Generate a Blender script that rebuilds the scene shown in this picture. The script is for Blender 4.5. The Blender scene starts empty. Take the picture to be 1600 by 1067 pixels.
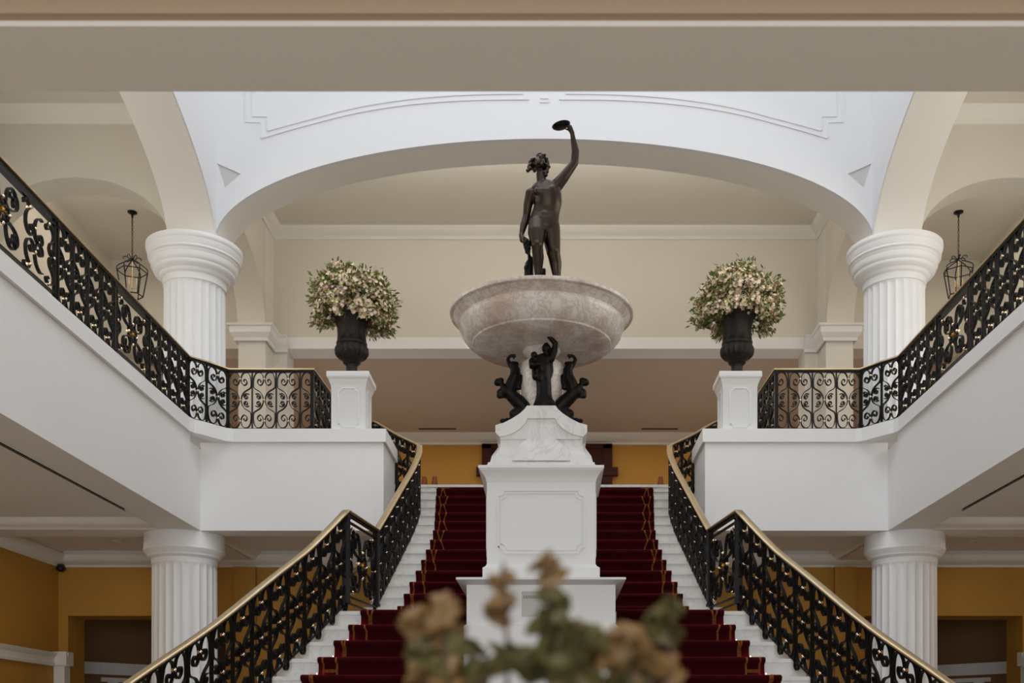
import bpy, bmesh, math, random
from mathutils import Vector, Matrix
from mathutils.geometry import tessellate_polygon
PI = math.pi
H = 1.568                      # eye height above the hall floor; heights below are measured from the eye
SC = bpy.context.scene
COL = SC.collection
EX = 0.085                     # the camera stands a little right of the hall's axis

# ---------------------------------------------------------------- materials
def srgb(r, g, b):
    f = lambda c: (c/255/12.92) if c/255 <= .04045 else ((c/255+.055)/1.055)**2.4
    return (f(r), f(g), f(b), 1)

def mat(name, col, rough=.6, metal=0., spec=.5, bump=0., bscale=40., var=0., vscale=3., sheen=0., coat=0.):
    m = bpy.data.materials.new(name); m.use_nodes = True
    nt = m.node_tree; b = nt.nodes['Principled BSDF']
    b.inputs['Base Color'].default_value = col
    b.inputs['Roughness'].default_value = rough
    b.inputs['Metallic'].default_value = metal
    b.inputs['Specular IOR Level'].default_value = spec
    if sheen: b.inputs['Sheen Weight'].default_value = sheen
    if coat: b.inputs['Coat Weight'].default_value = coat
    tc = nt.nodes.new('ShaderNodeTexCoord')
    if var:
        n = nt.nodes.new('ShaderNodeTexNoise'); n.inputs['Scale'].default_value = vscale
        n.inputs['Detail'].default_value = 5
        nt.links.new(tc.outputs['Object'], n.inputs['Vector'])
        mx = nt.nodes.new('ShaderNodeMix'); mx.data_type = 'RGBA'
        mx.inputs[6].default_value = tuple(c*(1-var) for c in col[:3])+(1,)
        mx.inputs[7].default_value = tuple(min(1, c*(1+var)) for c in col[:3])+(1,)
        nt.links.new(n.outputs['Fac'], mx.inputs[0]); nt.links.new(mx.outputs[2], b.inputs['Base Color'])
    if bump:
        n2 = nt.nodes.new('ShaderNodeTexNoise'); n2.inputs['Scale'].default_value = bscale
        n2.inputs['Detail'].default_value = 4
        nt.links.new(tc.outputs['Object'], n2.inputs['Vector'])
        bp = nt.nodes.new('ShaderNodeBump'); bp.inputs['Strength'].default_value = bump
        bp.inputs['Distance'].default_value = .01
        nt.links.new(n2.outputs['Fac'], bp.inputs['Height']); nt.links.new(bp.outputs['Normal'], b.inputs['Normal'])
    return m

def marble(name, base, vein, warm, wamt=.3, scale=2.5, vscale=6., rough=.32, vpos=(.47, .5, .53)):
    m = bpy.data.materials.new(name); m.use_nodes = True
    nt = m.node_tree; b = nt.nodes['Principled BSDF']; N = nt.nodes.new; L = nt.links.new
    b.inputs['Roughness'].default_value = rough
    tc = N('ShaderNodeTexCoord')
    n = N('ShaderNodeTexNoise'); n.inputs['Scale'].default_value = scale; n.inputs['Detail'].default_value = 8
    n.inputs['Distortion'].default_value = 1.2; n.inputs['Roughness'].default_value = .62
    L(tc.outputs['Object'], n.inputs['Vector'])
    cr = N('ShaderNodeValToRGB'); e = cr.color_ramp.elements
    e[0].position = vpos[0]; e[0].color = (0, 0, 0, 1); e[1].position = vpos[2]; e[1].color = (0, 0, 0, 1)
    k = e.new(vpos[1]); k.color = (1, 1, 1, 1)
    L(n.outputs['Fac'], cr.inputs[0])
    n2 = N('ShaderNodeTexNoise'); n2.inputs['Scale'].default_value = vscale; n2.inputs['Detail'].default_value = 6
    L(tc.outputs['Object'], n2.inputs['Vector'])
    mr = N('ShaderNodeMapRange'); mr.inputs[1].default_value = .42; mr.inputs[2].default_value = .7
    mr.inputs[3].default_value = 0; mr.inputs[4].default_value = wamt
    L(n2.outputs['Fac'], mr.inputs[0])
    m1 = N('ShaderNodeMix'); m1.data_type = 'RGBA'; m1.inputs[6].default_value = base; m1.inputs[7].default_value = warm
    L(mr.outputs[0], m1.inputs[0])
    ml = N('ShaderNodeMath'); ml.operation = 'MULTIPLY'; ml.inputs[1].default_value = .38
    L(cr.outputs[0], ml.inputs[0])
    m2 = N('ShaderNodeMix'); m2.data_type = 'RGBA'; L(ml.outputs[0], m2.inputs[0]); L(m1.outputs[2], m2.inputs[6])
    m2.inputs[7].default_value = vein; L(m2.outputs[2], b.inputs['Base Color'])
    return m

def carpet_mat():
    m = bpy.data.materials.new('red_carpet'); m.use_nodes = True
    nt = m.node_tree; b = nt.nodes['Principled BSDF']; N = nt.nodes.new; L = nt.links.new
    b.inputs['Roughness'].default_value = .95; b.inputs['Specular IOR Level'].default_value = .1
    b.inputs['Sheen Weight'].default_value = .4; b.inputs['Sheen Tint'].default_value = (.8, .03, .05, 1); b.inputs['Sheen Roughness'].default_value = .35
    uv = N('ShaderNodeUVMap'); uv.uv_map = 'UVMap'
    sp = N('ShaderNodeSeparateXYZ'); L(uv.outputs[0], sp.inputs[0])
    def M(op, a, c=None, d=None):
        k = N('ShaderNodeMath'); k.operation = op
        for i, v in enumerate((a, c, d)):
            if v is None: continue
            if isinstance(v, (int, float)): k.inputs[i].default_value = v
            else: L(v, k.inputs[i])
        return k.outputs[0]
    u, v = sp.outputs[0], sp.outputs[1]
    pp = M('PINGPONG', M('MULTIPLY', v, 1/.45), 1.0)              # 0..1..0 along the stair
    a = M('MINIMUM', M('MAXIMUM', M('SUBTRACT', M('MULTIPLY', pp, 2.2), .6), 0), 1)
    def line(c, amp, w):
        t = M('ADD', M('MULTIPLY', a, amp), c)
        return M('LESS_THAN', M('ABSOLUTE', M('SUBTRACT', u, t)), w)
    g = M('MAXIMUM', line(.045, .035, .009), line(.165, -.065, .009))
    near = M('GREATER_THAN', a, .93)
    mid = M('LESS_THAN', M('ABSOLUTE', M('SUBTRACT', u, .09)), .02)
    lo = M('LESS_THAN', M('ABSOLUTE', M('SUBTRACT', pp, .97)), .04)
    g = M('MAXIMUM', g, M('MULTIPLY', M('MULTIPLY', near, mid), lo))
    lo2 = M('LESS_THAN', pp, .035)
    out = M('LESS_THAN', M('ABSOLUTE', M('SUBTRACT', u, .105)), .06)
    g = M('MAXIMUM', g, M('MULTIPLY', lo2, out))
    n = N('ShaderNodeTexNoise'); n.inputs['Scale'].default_value = 60; L(uv.outputs[0], n.inputs['Vector'])
    g2 = M('MULTIPLY', g, M('MINIMUM', M('MAXIMUM', M('MULTIPLY', M('SUBTRACT', n.outputs[0], .25), 3.), .3), .9))
    mx = N('ShaderNodeMix'); mx.data_type = 'RGBA'; L(g2, mx.inputs[0])
    mx.inputs[6].default_value = srgb(52, 2, 8); mx.inputs[7].default_value = srgb(150, 92, 40)
    L(mx.outputs[2], b.inputs['Base Color'])
    bp = N('ShaderNodeBump'); bp.inputs['Strength'].default_value = .4; bp.inputs['Distance'].default_value = .004
    n3 = N('ShaderNodeTexNoise'); n3.inputs['Scale'].default_value = 300; L(uv.outputs[0], n3.inputs['Vector'])
    L(n3.outputs[0], bp.inputs['Height']); L(bp.outputs['Normal'], b.inputs['Normal'])
    return m

WHITE = mat('white_plaster', srgb(232, 231, 230), .75, bump=.12, bscale=60, var=.012)
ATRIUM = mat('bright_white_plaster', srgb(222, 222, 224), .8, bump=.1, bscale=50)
CREAM = mat('cream_plaster', srgb(214, 208, 196), .8, bump=.12, bscale=50, var=.015)
CREAM2 = mat('pale_cream_plaster', srgb(229, 225, 217), .8, bump=.1, bscale=50, var=.012)
PALE = mat('pale_grey_plaster', srgb(222, 218, 210), .8, bump=.1, bscale=50)
OCHRE = mat('ochre_wall_paint', srgb(184, 134, 50), .7, bump=.15, bscale=70, var=.04)
TAUPE = mat('taupe_ceiling_paint', srgb(200, 184, 166), .85, bump=.1)
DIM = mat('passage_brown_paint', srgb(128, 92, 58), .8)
COLW = mat('column_white', srgb(236, 236, 236), .5, bump=.05)
GREYP = mat('grey_recess_shade', srgb(196, 194, 191), .85)  # shade of the triangular pockets, put into the grey
IRON = mat('black_wrought_iron', srgb(20, 19, 18), .42, metal=.55, bump=.2, bscale=120)
BRASS = mat('aged_brass', srgb(206, 184, 146), .34, metal=.85, var=.12, vscale=14)
BEAD = mat('polished_brass', srgb(246, 222, 190), .12, metal=1.)
GOLD = mat('gilded_brass', srgb(190, 140, 60), .3, metal=1.)
BRONZE = mat('dark_bronze', srgb(68, 59, 52), .34, metal=1., bump=.12, bscale=50, var=.3, vscale=9)
BRONZE2 = mat('black_bronze', srgb(24, 21, 19), .4, metal=.7, bump=.3, bscale=60)
URNM = mat('cast_iron_urn', srgb(44, 38, 34), .45, metal=.5, bump=.6, bscale=45)
MBASIN = marble('veined_pink_marble', srgb(236, 232, 226), srgb(150, 132, 124), srgb(198, 166, 152), .8, 9, 3.2, .25, (.44, .5, .56))
MWHITE = marble('white_marble', srgb(226, 225, 223), srgb(176, 176, 178), srgb(206, 204, 200), .35, 2.6, 5, .35)
MSTEP = marble('step_marble', srgb(222, 219, 214), srgb(178, 172, 166), srgb(206, 200, 192), .3, 3, 5, .3)
PAINTED = mat('painted_stone_white', srgb(226, 226, 225), .5, bump=.06)
CARPET = carpet_mat()
WOOD = mat('dark_mahogany', srgb(60, 24, 15), .5, spec=.15, var=.2, vscale=8)
GLASSDARK = mat('dark_glass', srgb(14, 14, 16), .1)
BLACK = mat('black_plastic', srgb(16, 14, 16), .4)
MOULD = mat('shade_brown_moulding', srgb(172, 150, 126), .85)  # darker than the other coves: the entrance's dimness is put into the colour
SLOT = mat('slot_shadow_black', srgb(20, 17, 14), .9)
FLOORM = marble('floor_marble', srgb(222, 214, 200), srgb(150, 138, 122), srgb(176, 160, 138), .4, 1.4, 2, .2)
SHADE = mat('lamp_shade_fabric', srgb(118, 66, 40), .8)
LEAF = mat('green_leaf', srgb(104, 116, 54), .5, var=.35, vscale=9)
BLOS = mat('pale_pink_blossom', srgb(240, 214, 192), .6, var=.12, vscale=7)
BLOS2 = mat('cream_blossom', srgb(236, 222, 172), .6, var=.12, vscale=7)
DRYLEAF = mat('dry_olive_bract', srgb(88, 80, 40), .6, var=.35, vscale=26)
DRYTAN = mat('dry_tan_bract', srgb(124, 94, 54), .6, var=.3, vscale=26)
STEM = mat('brown_stem', srgb(78, 52, 36), .6)
STONE = mat('plaque_stone', srgb(186, 184, 180), .5, var=.04)
INK = mat('engraved_dark', srgb(96, 92, 88), .7)
CANDLE = mat('candle_ivory', srgb(214, 196, 160), .6)
CERAMIC = mat('vase_ceramic', srgb(196, 190, 180), .3)

# ---------------------------------------------------------------- mesh builder
class MB:
    def __init__(s): s.v = []; s.f = []; s.uv = None
    def add(s, vs, fs):
        o = len(s.v); s.v += [tuple(p) for p in vs]; s.f += [tuple(i+o for i in f) for f in fs]; return s
    def box(s, x0, x1, y0, y1, z0, z1):
        if x0 > x1: x0, x1 = x1, x0
        return s.add([(x0, y0, z0), (x1, y0, z0), (x1, y1, z0), (x0, y1, z0), (x0, y0, z1), (x1, y0, z1), (x1, y1, z1), (x0, y1, z1)],
                     [(0, 3, 2, 1), (4, 5, 6, 7), (0, 1, 5, 4), (1, 2, 6, 5), (2, 3, 7, 6), (3, 0, 4, 7)])
    def prism(s, poly, axis, d0, d1, holes=()):
        loops = [list(poly)]+[list(h) for h in holes]
        tri = tessellate_polygon([[Vector((p[0], p[1], 0)) for p in l] for l in loops])
        flat = [p for l in loops for p in l]; n = len(flat)
        def P(p, d): return {'y': (p[0], d, p[1]), 'x': (d, p[0], p[1]), 'z': (p[0], p[1], d)}[axis]
        vs = [P(p, d0) for p in flat]+[P(p, d1) for p in flat]
        fs = [tuple(t) for t in tri]+[tuple(i+n for i in reversed(t)) for t in tri]
        o = 0
        for l in loops:
            k = len(l)
            for i in range(k):
                j = (i+1) % k; fs.append((o+i, o+j, o+j+n, o+i+n))
            o += k
        return s.add(vs, fs)
    def lathe(s, prof, c=(0, 0, 0), seg=48, rf=None, cap=True):
        vs = []; fs = []; m = len(prof)
        for i, (r, z) in enumerate(prof):
            for k in range(seg):
                a = 2*PI*k/seg; rr = rf(r, z, a) if rf else r
                vs.append((c[0]+rr*math.cos(a), c[1]+rr*math.sin(a), c[2]+z))
        for i in range(m-1):
            for k in range(seg):
                k2 = (k+1) % seg; fs.append((i*seg+k, i*seg+k2, (i+1)*seg+k2, (i+1)*seg+k))
        if cap:
            fs.append(tuple(range(seg-1, -1, -1))); fs.append(tuple((m-1)*seg+k for k in range(seg)))
        return s.add(vs, fs)
    def sweep(s, path, sec, closed=False, closed_sec=True):
        """sec: (side, up) points; path: 3D points, swept keeping up = +Z and mitring in plan"""
        n = len(path); m = len(sec); vs = []; fs = []
        for i, p in enumerate(path):
            a = Vector(path[i-1]) if (i > 0 or closed) else None
            b = Vector(path[(i+1) % n]) if (i < n-1 or closed) else None
            p = Vector(p)
            d1 = (p-a) if a is not None else (b-p); d2 = (b-p) if b is not None else (p-a)
            d1.z = 0; d2.z = 0
            if d1.length < 1e-9: d1 = d2
            if d2.length < 1e-9: d2 = d1
            d1.normalize(); d2.normalize(); n1 = Vector((d1.y, -d1.x, 0)); n2 = Vector((d2.y, -d2.x, 0))
            nn = (n1+n2)
            nn = nn.normalized() if nn.length > 1e-6 else n1
            k = 1/max(.4, nn.dot(n1))
            for (x, z) in sec: vs.append(p+nn*x*k+Vector((0, 0, z)))
        for i in range(n if closed else n-1):
            i2 = (i+1) % n
            for j in range(m if closed_sec else m-1):
                j2 = (j+1) % m; fs.append((i*m+j, i*m+j2, i2*m+j2, i2*m+j))
        if not closed and closed_sec:
            fs.append(tuple(range(m-1, -1, -1))); fs.append(tuple((n-1)*m+j for j in range(m)))
        return s.add(vs, fs)
    def tube(s, path, r, seg=8, rads=None):
        vs = []; fs = []; n = len(path); up = Vector((.13, .21, .97)).normalized()
        for i, p in enumerate(path):
            a = Vector(path[max(0, i-1)]); b = Vector(path[min(n-1, i+1)]); t = (b-a)
            t = t.normalized() if t.length > 1e-9 else Vector((0, 0, 1))
            x = t.cross(up)
            if x.length < .05: x = t.cross(Vector((1, 0, 0)))
            x.normalize(); y = t.cross(x); rr = rads[i] if rads else r
            for k in range(seg):
                q = 2*PI*k/seg; vs.append(Vector(p)+x*math.cos(q)*rr+y*math.sin(q)*rr)
        for i in range(n-1):
            for k in range(seg):
                k2 = (k+1) % seg; fs.append((i*seg+k, i*seg+k2, (i+1)*seg+k2, (i+1)*seg+k))
        fs.append(tuple(range(seg-1, -1, -1))); fs.append(tuple((n-1)*seg+k for k in range(seg)))
        return s.add(vs, fs)
    def ball(s, c, r, seg=10, rings=6, M=None):
        r = (r, r, r) if not hasattr(r, '__len__') else r
        vs = []; fs = []
        for i in range(rings+1):
            ph = PI*i/rings
            for k in range(seg):
                a = 2*PI*k/seg
                q = Vector((r[0]*math.sin(ph)*math.cos(a), r[1]*math.sin(ph)*math.sin(a), r[2]*math.cos(ph)))
                if M: q = M @ q
                vs.append(q+Vector(c))
        for i in range(rings):
            for k in range(seg):
                k2 = (k+1) % seg; fs.append((i*seg+k, (i+1)*seg+k, (i+1)*seg+k2, i*seg+k2))
        return s.add(vs, fs)
    def strip(s, path, t, d, T):
        """flat bar following a 2D path (x,z), t thick in plane, d deep; T maps (x,depth,z) to 3D"""
        n = len(path); vs = []; fs = []
        for i in range(n):
            a = path[max(0, i-1)]; b = path[min(n-1, i+1)]
            dx, dz = b[0]-a[0], b[1]-a[1]; l = math.hypot(dx, dz) or 1
            nx, nz = -dz/l*t/2, dx/l*t/2; x, z = path[i]
            vs += [T(x+nx, -d/2, z+nz), T(x-nx, -d/2, z-nz), T(x-nx, d/2, z-nz), T(x+nx, d/2, z+nz)]
        for i in range(n-1):
            for j in range(4):
                j2 = (j+1) % 4; fs.append((i*4+j, i*4+j2, (i+1)*4+j2, (i+1)*4+j))
        fs += [(3, 2, 1, 0), tuple((n-1)*4+j for j in range(4))]
        return s.add(vs, fs)
    def mesh(s, name, m, smooth=None):
        me = bpy.data.meshes.new(name); me.from_pydata([tuple(v) for v in s.v], [], s.f)
        bm = bmesh.new(); bm.from_mesh(me); bmesh.ops.recalc_face_normals(bm, faces=bm.faces); bm.to_mesh(me); bm.free()
        me.materials.append(m)
        if smooth is not None:
            me.shade_smooth(); me.set_sharp_from_angle(angle=math.radians(smooth))
        me.update(); return me
    def build(s, name, m, parent=None, smooth=None, local=False):
        """world-space vertices; with a parent they are moved into the parent's space"""
        if parent is not None and not local:
            o = Vector((0, 0, 0)); q = parent
            while q: o += q.location; q = q.parent
            s.v = [tuple(Vector(v)-o) for v in s.v]
        ob = bpy.data.objects.new(name, s.mesh(name, m, smooth)); COL.objects.link(ob)
        if parent is not None: ob.parent = parent
        return ob

def struct(name, mb, m, smooth=None):
    o = mb.build(name, m, None, smooth); o['kind'] = 'structure'; return o
def thing(name, label, cat, loc=(0, 0, 0), group=None):
    o = bpy.data.objects.new(name, None); COL.objects.link(o); o.location = loc
    o['label'] = label; o['category'] = cat
    if group: o['group'] = group
    return o
def tag(o, label, cat, group=None, kind=None):
    o['label'] = label; o['category'] = cat
    if group: o['group'] = group
    if kind: o['kind'] = kind
    return o
def box(x0, x1, y0, y1, z0, z1): return MB().box(x0, x1, y0, y1, z0, z1)
def catmull(pts, sub=4):
    out = []; n = len(pts)
    for i in range(n-1):
        p0 = pts[max(0, i-1)]; p1 = pts[i]; p2 = pts[i+1]; p3 = pts[min(n-1, i+2)]
        for k in range(sub):
            t = k/sub
            out.append(tuple(.5*((2*p1[j])+(-p0[j]+p2[j])*t+(2*p0[j]-5*p1[j]+4*p2[j]-p3[j])*t*t+(-p0[j]+3*p1[j]-3*p2[j]+p3[j])*t**3) for j in range(len(p1))))
    out.append(tuple(pts[-1])); return out
def interp(tab, x):
    if x <= tab[0][0]: return tab[0][1]
    for (a, b), (c, d) in zip(tab, tab[1:]):
        if x <= c: return b+(d-b)*(x-a)/(c-a)
    return tab[-1][1]
def ell(c, a, b, zc, n=56, x0=None):
    """arch intrados points from left to right, clipped at height zc"""
    return [(c-a*math.cos(PI*k/n), zc+b*math.sin(PI*k/n)) for k in range(n+1)]
def arch_poly(x0, x1, zb, zt, c, a, b, zc):
    e = ell(c, a, b, zc)
    return [(x0, zb), (c-a, zb)]+[p for p in e if p[1] > zb+1e-4]+[(c+a, zb), (x1, zb), (x1, zt), (x0, zt)]
# ================================================================ the setting
GF = -1.568          # hall floor
SOF = 2.59           # underside of the gallery
GAL = 3.61           # gallery floor
CAP = 3.86           # top of the balcony kerb
XO = 7.19            # outer walls
DB = 13.27           # front of the far gallery
DN = 4.24            # front of the near gallery
XG = 4.32            # edge of the side galleries
REC = 2.72           # recessed gallery ceiling

struct('floor', box(-9, 9, -9, 24, GF-.2, GF), FLOORM)
n_trim = [0]
def trim(mb, m, smooth=None):
    n_trim[0] += 1; return struct('trim_%d' % n_trim[0], mb, m, smooth)
n_wall = [0]

# ---- gallery slabs with their fascias (left, right, landing, near)
for s, nm in ((-1, 'left'), (1, 'right')):
    b = MB()
    b.box(s*XG, s*(XG+.44), DN, 13.23, SOF, GAL)                       # beam over the edge
    b.box(s*(XG+.44), s*XO, -4, 13.23, REC, GAL)                   # recessed ceiling field
    b.box(s*(XG+.44), s*XO, 13.23, 13.65, SOF, GAL)                    # cross beam at the column
    b.box(s*XG, s*(XG+.44), 13.23, 15.6, SOF, GAL)               # beam behind the column
    b.box(s*(XG+.44), s*XO, 13.65, 15.6, REC, GAL)
    b.box(s*XO, s*2.9, 15.12, 23.1, GAL-.35, GAL)
    b.box(s*2.02, s*XG, DB, DB+.34, SOF, GAL)                    # front beam of the projecting landing
    b.box(s*2.02, s*XG, DB+.34, 14.22, REC, GAL)
    b.box(s*2.75, s*XG, 14.22, 15.6, REC, GAL)
    b.box(s*2.02, s*2.17, DB+.34, 14.22, SOF, REC)
    b.box(s*2.02, s*2.9, 15.9, 23.1, GAL-.35, GAL)
    struct('wall_gallery_%s' % nm, b, WHITE)
    # kerb wall between fascia and cap
    k = MB()
    k.box(s*XG, s*(XG+.15), DN, 12.9, GAL, CAP-.165)
    k.box(s*2.02, s*(XG+.0), DB, DB+.15, GAL, CAP-.165)
    k.box(s*2.02, s*2.17, DB+.15, 14.22, GAL, CAP-.165)
    trim(k, WHITE)
    # cap with the rounded corner
    c = [(XG-.04, DN-.04), (XG-.04, 12.74), (XG-.07, 12.84), (4.18, 12.91), (4.08, 13.05), (3.97, 13.2), (3.9, DB-.04), (1.985, DB-.04), (1.985, 14.25), (2.2, 14.25), (2.2, DB+.62),
         (2.98, DB+.62), (3.02, DB+.62), (3.02, DB+.24), (3.98, DB+.24), (4.08, 13.32), (4.3, 13.0), (XG+.22, 12.95), (XG+.22, DN-.04)]
    # kerb under the return railing
    trim(MB().prism([(s*x, y) for x, y in c], 'z', CAP-.165, CAP), WHITE)
    trim(box(s*2.80, s*3.02, DB+.62, 14.30, GAL, CAP), WHITE)
    # coves of the recessed ceilings
    cv = [(0, 0), (.035, .0), (.05, .02), (.09, .035), (.13, .09), (.15, .13), (0, .13)]
    for (ax0, ax1, ay0, ay1) in ((XG+.44, XO, -3.9, 13.23), (XG+.44, XO, 13.65, 15.6), (2.17, XG-.02, DB+.34, 15.6)):
        q = [(s*ax0, ay0, SOF), (s*ax1, ay0, SOF), (s*ax1, ay1, SOF), (s*ax0, ay1, SOF)]
        sg = 1 if s < 0 else -1
        trim(MB().sweep(q, [(sg*a, z) for a, z in cv], closed=True), CREAM2, 40)
    # cornice where the lower outer and back walls meet the ceiling
    cr = [(0, 0), (.03, 0), (.04, .03), (.10, .05), (.16, .13), (.17, .17), (0, .17)]
    pth = [(s*XO, -3.9, 2.50), (s*XO, 15.6, 2.50), (s*2.1, 15.6, 2.50)]
    trim(MB().sweep(pth, [((-1 if s > 0 else 1)*a, z) for a, z in cr]), CREAM2, 40)
    trim(box(s*(XG+.435), s*(XG+.455), 5.0, 12.0, SOF-.006, SOF+.004), SLOT)   # long flat black strip along the soffit
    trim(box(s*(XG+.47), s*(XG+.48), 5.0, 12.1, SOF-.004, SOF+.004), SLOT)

# near gallery above the camera: beam, cove and recessed ceiling
b = MB(); b.box(-XG, XG, 3.85, DN, SOF, GAL); b.box(-XG-.44, XG+.44, -4, 3.85, REC, GAL)
b.box(-XG-.44, -XG, 3.85, DN, SOF, GAL); b.box(XG, XG+.44, 3.85, DN, SOF, GAL)
struct('ceiling_entrance', b, PALE)
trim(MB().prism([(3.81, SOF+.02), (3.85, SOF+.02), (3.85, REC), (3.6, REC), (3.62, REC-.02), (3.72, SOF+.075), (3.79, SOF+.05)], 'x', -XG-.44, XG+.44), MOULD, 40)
trim(box(-XG, XG, DN, DN+.04, GAL-.02, CAP), WHITE)

# lower outer walls with the impost band, and back wall with the two wide openings
for s, nm in ((-1, 'left'), (1, 'right')):
    struct('wall_lower_%s' % nm, box(s*XO, s*(XO+.3), -4, 16, GF, GAL), OCHRE)
    o0, o1, oz = 4.72, 7.05, 1.787
    b = MB(); b.box(s*o1, s*(XO+.3), 15.6, 16.15, GF, REC); b.box(s*o0, s*o1, 15.6, 16.15, oz, REC); b.box(s*0.0, s*o0, 15.6, 16.15, GF, REC)
    b.box(s*4.26, s*4.58, 15.52, 15.6, GF, 2.5)
    struct('wall_back_%s' % nm, b, OCHRE)
    band = [(0, 0), (.05, 0), (.06, .04), (.05, .05), (.05, .12), (.08, .15), (.10, .19), (0, .19)]
    sg = -1 if s > 0 else 1
    trim(MB().sweep([(s*XO, -3.9, 1.03), (s*XO, 15.45, 1.03), (s*(XO-.12), 15.47, 1.03), (s*(XO-.2), 15.5, 1.03)], [(sg*a, z) for a, z in band]), CREAM2, 40)
    trim(box(s*(XO-.17), s*(XO-.01), 15.42, 15.6, GF, 1.06), CREAM2)
    trim(box(s*(XO-.22), s*(XO-.01), 15.37, 15.6, 1.04, 1.24), CREAM2)
    # passage behind the opening
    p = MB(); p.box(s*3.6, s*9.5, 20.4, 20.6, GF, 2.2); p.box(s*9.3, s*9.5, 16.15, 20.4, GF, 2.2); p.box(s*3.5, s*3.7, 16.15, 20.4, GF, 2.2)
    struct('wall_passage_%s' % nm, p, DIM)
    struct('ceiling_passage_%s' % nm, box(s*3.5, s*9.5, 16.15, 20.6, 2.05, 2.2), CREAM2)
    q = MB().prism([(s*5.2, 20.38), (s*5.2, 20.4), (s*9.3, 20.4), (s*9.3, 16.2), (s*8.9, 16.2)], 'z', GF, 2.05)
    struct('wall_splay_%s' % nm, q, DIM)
    f = MB()
    ax, ay, bx_, by_ = 5.2, 20.38, 8.9, 16.2
    dx, dy = bx_-ax, by_-ay; L = math.hypot(dx, dy); nx, ny = dy/L, -dx/L
    def pt(t, o): return (s*(ax+dx*t+nx*o), ay+dy*t+ny*o)
    for (t0, t1, o, z0, z1) in ((0, 1, .06, 1.05, 1.25), (.1, .62, .05, .93, 1.0), (.12, .15, .05, -.6, .93), (.57, .6, .05, -.6, .93), (.33, .36, .05, -.6, .93)):
        f.prism([pt(t0, 0), pt(t1, 0), pt(t1, o), pt(t0, o)], 'z', z0, z1)
    trim(f, CREAM2)

# ---- upper storey
ZS = 6.28
for s, nm in ((-1, 'left'), (1, 'right')):
    # side arches of the atrium
    poly = arch_poly(3.5, 13.35, ZS, 9.7, 8.79, 4.51, 1.30, 6.26)
    struct('wall_arch_%s' % nm, MB().prism(poly, 'x', s*4.16, s*4.75), CREAM2, 30)
    # face skin of the atrium, bright white
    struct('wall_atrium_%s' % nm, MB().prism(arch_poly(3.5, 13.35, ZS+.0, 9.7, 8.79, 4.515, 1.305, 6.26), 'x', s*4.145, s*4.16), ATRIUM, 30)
    # outer wall, ceilings and the cross arches of the side galleries
    struct('wall_upper_%s' % nm, box(s*XO, s*(XO+.3), -4, 17.96, GAL, 8.2), CREAM)
    poly = arch_poly(4.75, XO, ZS-.02, 8.2, 5.93, 1.18, .79, 6.28)
    struct('wall_cross_arch_%s' % nm, MB().prism([(s*x, z) for x, z in poly], 'y', 13.35, 13.78), CREAM, 30)
    struct('ceiling_gallery_%s' % nm, box(s*4.75, s*XO, -4, 13.35, 7.92, 8.1), CREAM)
    struct('ceiling_bay_%s' % nm, box(s*4.95, s*XO, 13.78, 17.5, 7.9, 8.1), CREAM)
    cr = [(0, 0), (.03, 0), (.04, .05), (.09, .08), (.14, .15), (.15, .19), (0, .19)]
    sg = -1 if s > 0 else 1
    trim(MB().sweep([(s*XO, -3.9, 7.73), (s*XO, 13.35, 7.73), (s*4.76, 13.35, 7.73)], [(sg*a, z) for a, z in cr]), CREAM2, 40)
    # pier masses over the columns
    b = MB(); b.box(s*4.16, s*4.75, 13.35, 13.93, ZS, 9.7)
    struct('wall_pier_%s' % nm, b, CREAM2)
    # hall side walls with an arch each
    poly = arch_poly(13.93, 17.0, 6.61, 8.9, 15.45, 1.5, .95, 6.64)
    struct('wall_hall_%s' % nm, MB().prism(poly, 'x', s*4.51, s*4.95), CREAM, 30)
    b = MB(); b.box(s*4.51, s*4.95, 17.0, 17.5, GAL, 8.9)
    struct('wall_hall_pier_%s' % nm, b, PALE)
    b = MB(); b.box(s*4.29, s*4.95, 17.5, 17.96, GAL, 6.43)
    struct('wall_jamb_%s' % nm, b, PALE)
    # bay back wall over its opening
    b = MB(); b.box(s*4.95, s*XO, 17.5, 17.96, 6.43, 8.1)
    struct('wall_bay_%s' % nm, b, CREAM)
    # pier capital that steps round onto the back wall
    cp = [(0, -.25), (.03, -.25), (.035, -.2), (.05, -.19), (.09, -.13), (.095, -.04), (.12, -.03), (.13, .0), (0, 0)]
    cap = MB()
    path = [(s*4.97, 17.45, 6.61), (s*4.97, 16.98, 6.61), (s*4.49, 16.98, 6.61), (s*4.49, 17.48, 6.61), (s*4.27, 17.48, 6.61)]
    cap.sweep(path, [((-1 if s > 0 else 1)*a, z) for a, z in cp])
    trim(cap, WHITE, 30)
# back wall of the hall above the wide opening
struct('wall_hall_back', box(-4.95, 4.95, 17.5, 17.96, 6.62, 8.9), CREAM)
struct('wall_lintel', box(-4.95, 4.95, 17.5, 17.96, 6.43, 6.62), WHITE)
struct('ceiling_hall', box(-4.95, 4.95, 13.93, 17.96, 8.41, 8.6), CREAM)
cr = [(0, 0), (.03, 0), (.04, .05), (.09, .08), (.14, .14), (.15, .18), (0, .18)]
trim(MB().sweep([(-4.51, 13.95, 8.23), (-4.51, 17.5, 8.23), (4.51, 17.5, 8.23), (4.51, 13.95, 8.23)], [(a, z) for a, z in cr]), PALE, 40)

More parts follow.
